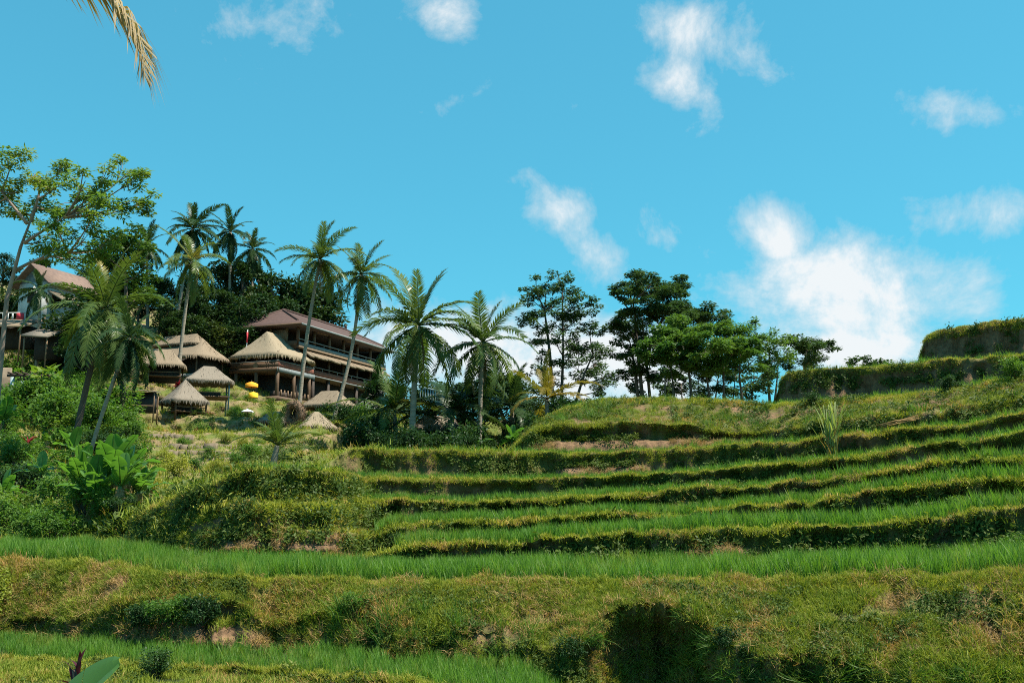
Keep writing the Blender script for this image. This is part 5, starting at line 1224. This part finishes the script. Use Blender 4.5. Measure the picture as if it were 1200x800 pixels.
def stair(name, p0, p1, label, rail_mat='white_wall', n=9, w=.9):
    """a flight of plank steps with a railing on both sides, from p0 up to p1"""
    root = empty(name, p0, 0); tag(root, label, 'stairs'); v = p1 - p0; hd = Vector((v.x, v.y, 0)).normalized(); sd_ = Vector((-hd.y, hd.x, 0)); az = math.atan2(hd.y, hd.x)
    for k in range(n):
        t = (k + .5) / n; MB().box((0, 0, 0), (v.length / n * .9, w, .06)).build('step', M['concrete'], root, loc=v * t, rot=(0, 0, az))
    for s in (-1, 1):
        off = sd_ * s * w / 2
        MB().tube([off + Vector((0, 0, .9)), off + v * .5 + Vector((0, 0, .9)), off + v + Vector((0, 0, .9))], .05, 5).build('handrail', M[rail_mat], root)
        MB().tube([off + Vector((0, 0, -.05)), off + v * .5 + Vector((0, 0, -.05)), off + v + Vector((0, 0, -.05))], .07, 5).build('stringer', M[rail_mat], root)
        for k in range(n + 1): MB().tube([off + v * (k / n) + Vector((0, 0, -.05)), off + v * (k / n) + Vector((0, 0, .45)), off + v * (k / n) + Vector((0, 0, .9))], .03, 4).build('baluster', M[rail_mat], root)
    return root


stair('staircase', at(424, 486, 88), at(450, 466, 91), 'pale staircase with railings beside the end of the restaurant', 'concrete')
stair('bamboo_walkway', at(497, 470, 66), at(530, 477, 65), 'slatted bamboo walkway behind the palm trunks', 'pale_post', 11, 1.0)

# ------------------------------------------------------------------ white house and neighbours
o = at(37, 371, 90); wh = empty('white_house', (o.x, 90, o.z), ANG); tag(wh, 'white walled house with terracotta gable roof at the forest edge', 'house')
HL = 5.6   # local x runs away from the viewpoint along the ridge, local -y faces the slope
beam(wh, 'wall', 'white_wall', (HL / 2, 0, .8), (HL, 3.6, 4.8))
MB().add([(-.01, -1.8, 3.2), (-.01, 1.8, 3.2), (-.01, 0, 4.7), (.12, -1.8, 3.2), (.12, 1.8, 3.2), (.12, 0, 4.7)], [(0, 2, 5, 3), (1, 4, 5, 2)], [(0, 1, 2), (3, 5, 4)]).build('gable_wall', M['concrete'], wh)
MB().add([(-.6, -2.4, 2.95), (HL + .5, -2.4, 2.95), (HL + .5, 0, 5.0), (-.6, 0, 5.0), (HL + .5, 2.4, 2.95), (-.6, 2.4, 2.95), (-.6, -2.4, 2.8), (HL + .5, -2.4, 2.8), (HL + .5, 0, 4.82), (-.6, 0, 4.82), (HL + .5, 2.4, 2.8), (-.6, 2.4, 2.8)], [(0, 1, 2, 3), (3, 2, 4, 5), (7, 6, 9, 8), (8, 9, 11, 10), (0, 6, 7, 1), (4, 10, 11, 5), (0, 3, 9, 6), (3, 5, 11, 9), (1, 7, 8, 2), (2, 8, 10, 4)]).build('roof', M['terracotta'], wh)
for k in range(3):
    f = beam(wh, 'window', 'tan_wood', (.9 + k * 1.8, -1.83, 1.5), (.9, .08, 1.2)); MB().box((.9 + k * 1.8, -1.89, 1.5), (.72, .04, 1.02)).build('pane', M['shade_inside'], f)
f = beam(wh, 'window', 'tan_wood', (-.03, .2, 1.9), (.08, .9, 1.1)); MB().box((-.09, .2, 1.9), (.04, .72, .92)).build('pane', M['shade_inside'], f)
beam(wh, 'extension_wall', 'white_wall', (HL / 2 + 1.2, -3.1, -.4), (HL + .6, 2.4, 2.4))
MB().add([(-.2, -4.9, .75), (HL + 2.2, -4.9, .75), (HL + 2.2, -1.9, 2.35), (-.2, -1.9, 2.35), (-.2, -4.9, .6), (HL + 2.2, -4.9, .6), (HL + 2.2, -1.9, 2.2), (-.2, -1.9, 2.2)], [(0, 1, 2, 3), (7, 6, 5, 4), (0, 4, 5, 1), (1, 5, 6, 2), (2, 6, 7, 3), (3, 7, 4, 0)]).build('extension_roof', M['thatch'], wh)

o = at(-6, 380, 90); dk = empty('viewing_deck', (o.x, 90, o.z), R(-4)); tag(dk, 'viewing deck with white balustrade and a red cloth below the white house', 'deck')
beam(dk, 'floor', 'wood', (.5, 1.2, 0), (5.6, 3.2, .2)); beam(dk, 'handrail', 'white_wall', (.5, -.35, .98), (5.6, .08, .10)); beam(dk, 'lower_rail', 'white_wall', (.5, -.35, .22), (5.6, .07, .08))
for k in range(13): beam(dk, 'baluster', 'white_wall', (-2.2 + k * .45, -.35, .6), (.16, .06, .72))
beam(dk, 'red_cloth', 'red_cloth', (2.6, -.42, .6), (.7, .04, .7))
for k in range(4): MB().tube([(-2.1 + k * 1.7, -.2, -2.6), (-2.1 + k * 1.7, -.2, -1), (-2.1 + k * 1.7, -.2, 0)], .08, 6).build('post', M['wood'], dk, True)
for i, (px, py, d, w, lab) in enumerate([(8, 392, 84, 4.6, 'low thatched roof right under the viewing deck'), (50, 404, 82, 2.4, 'small tan roofed kiosk between the viewing deck and the ragged palm')]):
    o = at(px, py, d); r_ = empty('kiosk', (o.x, d, o.z - .6), R(-8)); tag(r_, lab, 'kiosk')
    MB().add([(-w / 2, -1.2, 1.3), (w / 2, -1.2, 1.1), (w / 2, 1.4, 2.1), (-w / 2, 1.4, 2.3), (-w / 2, -1.2, 1.15), (w / 2, -1.2, .95), (w / 2, 1.4, 1.95), (-w / 2, 1.4, 2.15)], [(0, 1, 2, 3), (7, 6, 5, 4), (0, 4, 5, 1), (1, 5, 6, 2), (2, 6, 7, 3), (3, 7, 4, 0)]).build('roof', M['thatch'] if i == 0 else M['thatch_grey'], r_)
    beam(r_, 'dark_backing', 'shade_inside', (0, .8, .4), (w * .85, .8, 1.9))
    for s in (-1, 1): MB().tube([(s * w * .42, -1.0, -2), (s * w * .42, -1.0, 0), (s * w * .42, -1.0, 1.15)], .07, 6).build('post', M['tan_wood'], r_, True)
o = at(72, 381, 88); rl = empty('deck_fence', (o.x, 88, o.z - .7), R(-20)); tag(rl, 'weathered plank fence below the white house windows', 'fence')
for k in range(4): beam(rl, 'rail', 'grey_rail', (0, 0, .3 + k * .34), (4.4, .06, .12))
for k in range(5): beam(rl, 'post', 'wood', (-2.1 + k * 1.05, .08, .6), (.12, .10, 2.2))
# open shelter with pale posts
o = at(40, 467, 66); ps = empty('open_shelter', (o.x, 66, o.z), R(6)); tag(ps, 'open shelter with pale posts and dark beams in the thicket', 'shelter')
for (a, b) in ((-1.25, -.6), (1.15, -.6), (-1.25, 1.2), (1.15, 1.2)): beam(ps, 'post', 'pale_post', (a, b, .35), (.20, .20, 2.0))
beam(ps, 'beam', 'dark_wood', (0, -.6, 1.45), (3.2, .18, .16)); beam(ps, 'beam', 'dark_wood', (0, 1.2, 1.45), (3.2, .18, .16))
for k in range(7): beam(ps, 'rafter', 'dark_wood', (-1.4 + k * .46, .3, 1.60), (.10, 2.6, .10))
beam(ps, 'dark_backing', 'shade_inside', (.5, 1.35, .2), (3.4, .12, 1.9)); beam(ps, 'side_wall', 'earth_stone', (-2.6, .4, .9), (1.7, .25, 2.4)); beam(ps, 'low_wall', 'tan_wood', (0, -.3, -.45), (3.0, .25, .5))

# ------------------------------------------------------------------ small things on the slope
def parasol(px, py, d, r, mat, label, pole=1.8, name='parasol', h=.38, fr=.0):
    """py is the top of the canopy"""
    t = at(px, py, d); g = ground_z(t.x, d); root = empty(name, (t.x, d, g)); tag(root, label, 'parasol'); H = t.z - g
    n = 12; th_ = np.arange(n) * 2 * math.pi / n; V = [(0, 0, H)] + [(math.cos(a) * r * .55, math.sin(a) * r * .55, H - h * .42) for a in th_] + [(math.cos(a) * r, math.sin(a) * r, H - h) for a in th_] + [(math.cos(a) * r * 1.0, math.sin(a) * r * 1.0, H - h - fr - .04) for a in th_]
    MB().add(V, [(1 + i, 1 + (i + 1) % n, 1 + n + (i + 1) % n, 1 + n + i) for i in range(n)] + [(1 + n + i, 1 + n + (i + 1) % n, 1 + 2 * n + (i + 1) % n, 1 + 2 * n + i) for i in range(n)], [(0, 1 + (i + 1) % n, 1 + i) for i in range(n)]).build('canopy', M[mat], root)
    MB().tube([(0, 0, -.2), (0, 0, H * .5), (0, 0, H + .12)], .03, 6).build('pole', M['wood'], root)
    return root


parasol(295, 447, 94, .62, 'orange_cloth', 'orange ceremonial parasol with hanging fringe beside the pavilion', h=.25, fr=.25)
parasol(297, 459, 92, .45, 'yellow_cloth', 'yellow ceremonial parasol below the orange one', h=.15, fr=.35)
parasol(290, 479, 80, .5, 'white_cloth', 'white parasol on the slope below the yellow one', h=.22)
o = at(289, 402, 101); fp = empty('offering_pole', (o.x, 101, o.z - 1.2)); tag(fp, 'thin pole with red and white cloth left of the pavilion roof', 'pole')
MB().tube([(0, 0, -2), (0, 0, .8), (0.05, 0, 2.6)], .05, 5).build('pole', M['white_wall'], fp); beam(fp, 'cloth', 'red_cloth', (.05, -.06, 1.8), (.16, .05, 1.1))
# woven nest: a standing hooped shell of fibre with an open mouth
o = at(345, 498, 76); ns = empty('woven_nest', (o.x, 76, o.z), -.35); tag(ns, 'shaggy brown woven nest with a dark oval mouth on the slope', 'nest')
nm = MB(); n1, n2 = 22, 10
V = []
for i in range(n1):
    a = i * 2 * math.pi / n1
    for j in range(n2):
        b = j * 2 * math.pi / n2; rr = .72 + .24 * math.cos(b) + random.uniform(-.04, .04)
        V.append((rr * math.cos(a) * .82, .34 * math.sin(b) + random.uniform(-.03, .03), .85 + rr * math.sin(a) * 1.02))
nm.add(V, [(i * n2 + j, ((i + 1) % n1) * n2 + j, ((i + 1) % n1) * n2 + (j + 1) % n2, i * n2 + (j + 1) % n2) for i in range(n1) for j in range(n2)])
rg = np.random.default_rng(3); ring = nm.build('ring', M['fibre'], ns, True)
tw = MB(); n = 1700; a = rg.uniform(0, 6.28, n); b = rg.uniform(0, 6.28, n); rr = .72 + .25 * np.cos(b)
C = np.stack([rr * np.cos(a) * .82, .35 * np.sin(b), .85 + rr * np.sin(a) * 1.02], 1); D = np.stack([-np.sin(a), rg.normal(0, .4, n), np.cos(a)], 1) + rg.normal(0, .45, (n, 3)); N = np.stack([np.cos(a) * np.cos(b), np.sin(b), np.sin(a) * np.cos(b)], 1)
tw.leaves(C, D, N, rg.uniform(.25, .6, n), .045); tw.build('twigs', M['fibre'], ns)
MB().add([(.48 * math.cos(k * .3927) * .82, .30, .85 + .52 * math.sin(k * .3927)) for k in range(16)] + [(.48 * math.cos(k * .3927) * .82, .36, .85 + .52 * math.sin(k * .3927)) for k in range(16)], [(k, (k + 1) % 16, 16 + (k + 1) % 16, 16 + k) for k in range(16)], [(0, k, k + 1) for k in range(1, 15)]).build('back', M['shade_inside'], ns)  # near-black disc carries the shade of the mouth in its colour
MB().box((0, 0, -.25), (1.3, .8, .5)).build('stand', M['wood'], ns)
# stone retaining steps on the dry slope
for i, (px, py, d, w) in enumerate([(222, 524, 57, 3.2), (240, 530, 55, 3.6), (262, 536, 53, 3.4), (275, 520, 58, 2.6), (280, 541, 50, 2.6), (205, 514, 62, 2.4)]):
    root = empty('stone_step', on_ground(px, d), R(-6 + 3 * i)); tag(root, 'low pale stone retaining step on the dry slope', 'stone step', 'stone steps on the dry slope')
    rg_ = random.Random(i); x = -w / 2
    while x < w / 2:
        ww = rg_.uniform(.25, .8); hh = rg_.uniform(.4, .75)
        for r_ in range(1):
            st = MB().box((0, 0, 0), (ww * .95, .3, hh * .95)); st.V[-1][4:, :] += np.array([[rg_.uniform(-.03, .03), rg_.uniform(-.03, .03), rg_.uniform(-.04, .04)] for _ in range(4)])
            st.build('stone', M['earth_stone'], root, loc=(x + ww / 2, rg_.uniform(-.05, .05), -.12 + rg_.uniform(-.06, .05)))
        x += ww
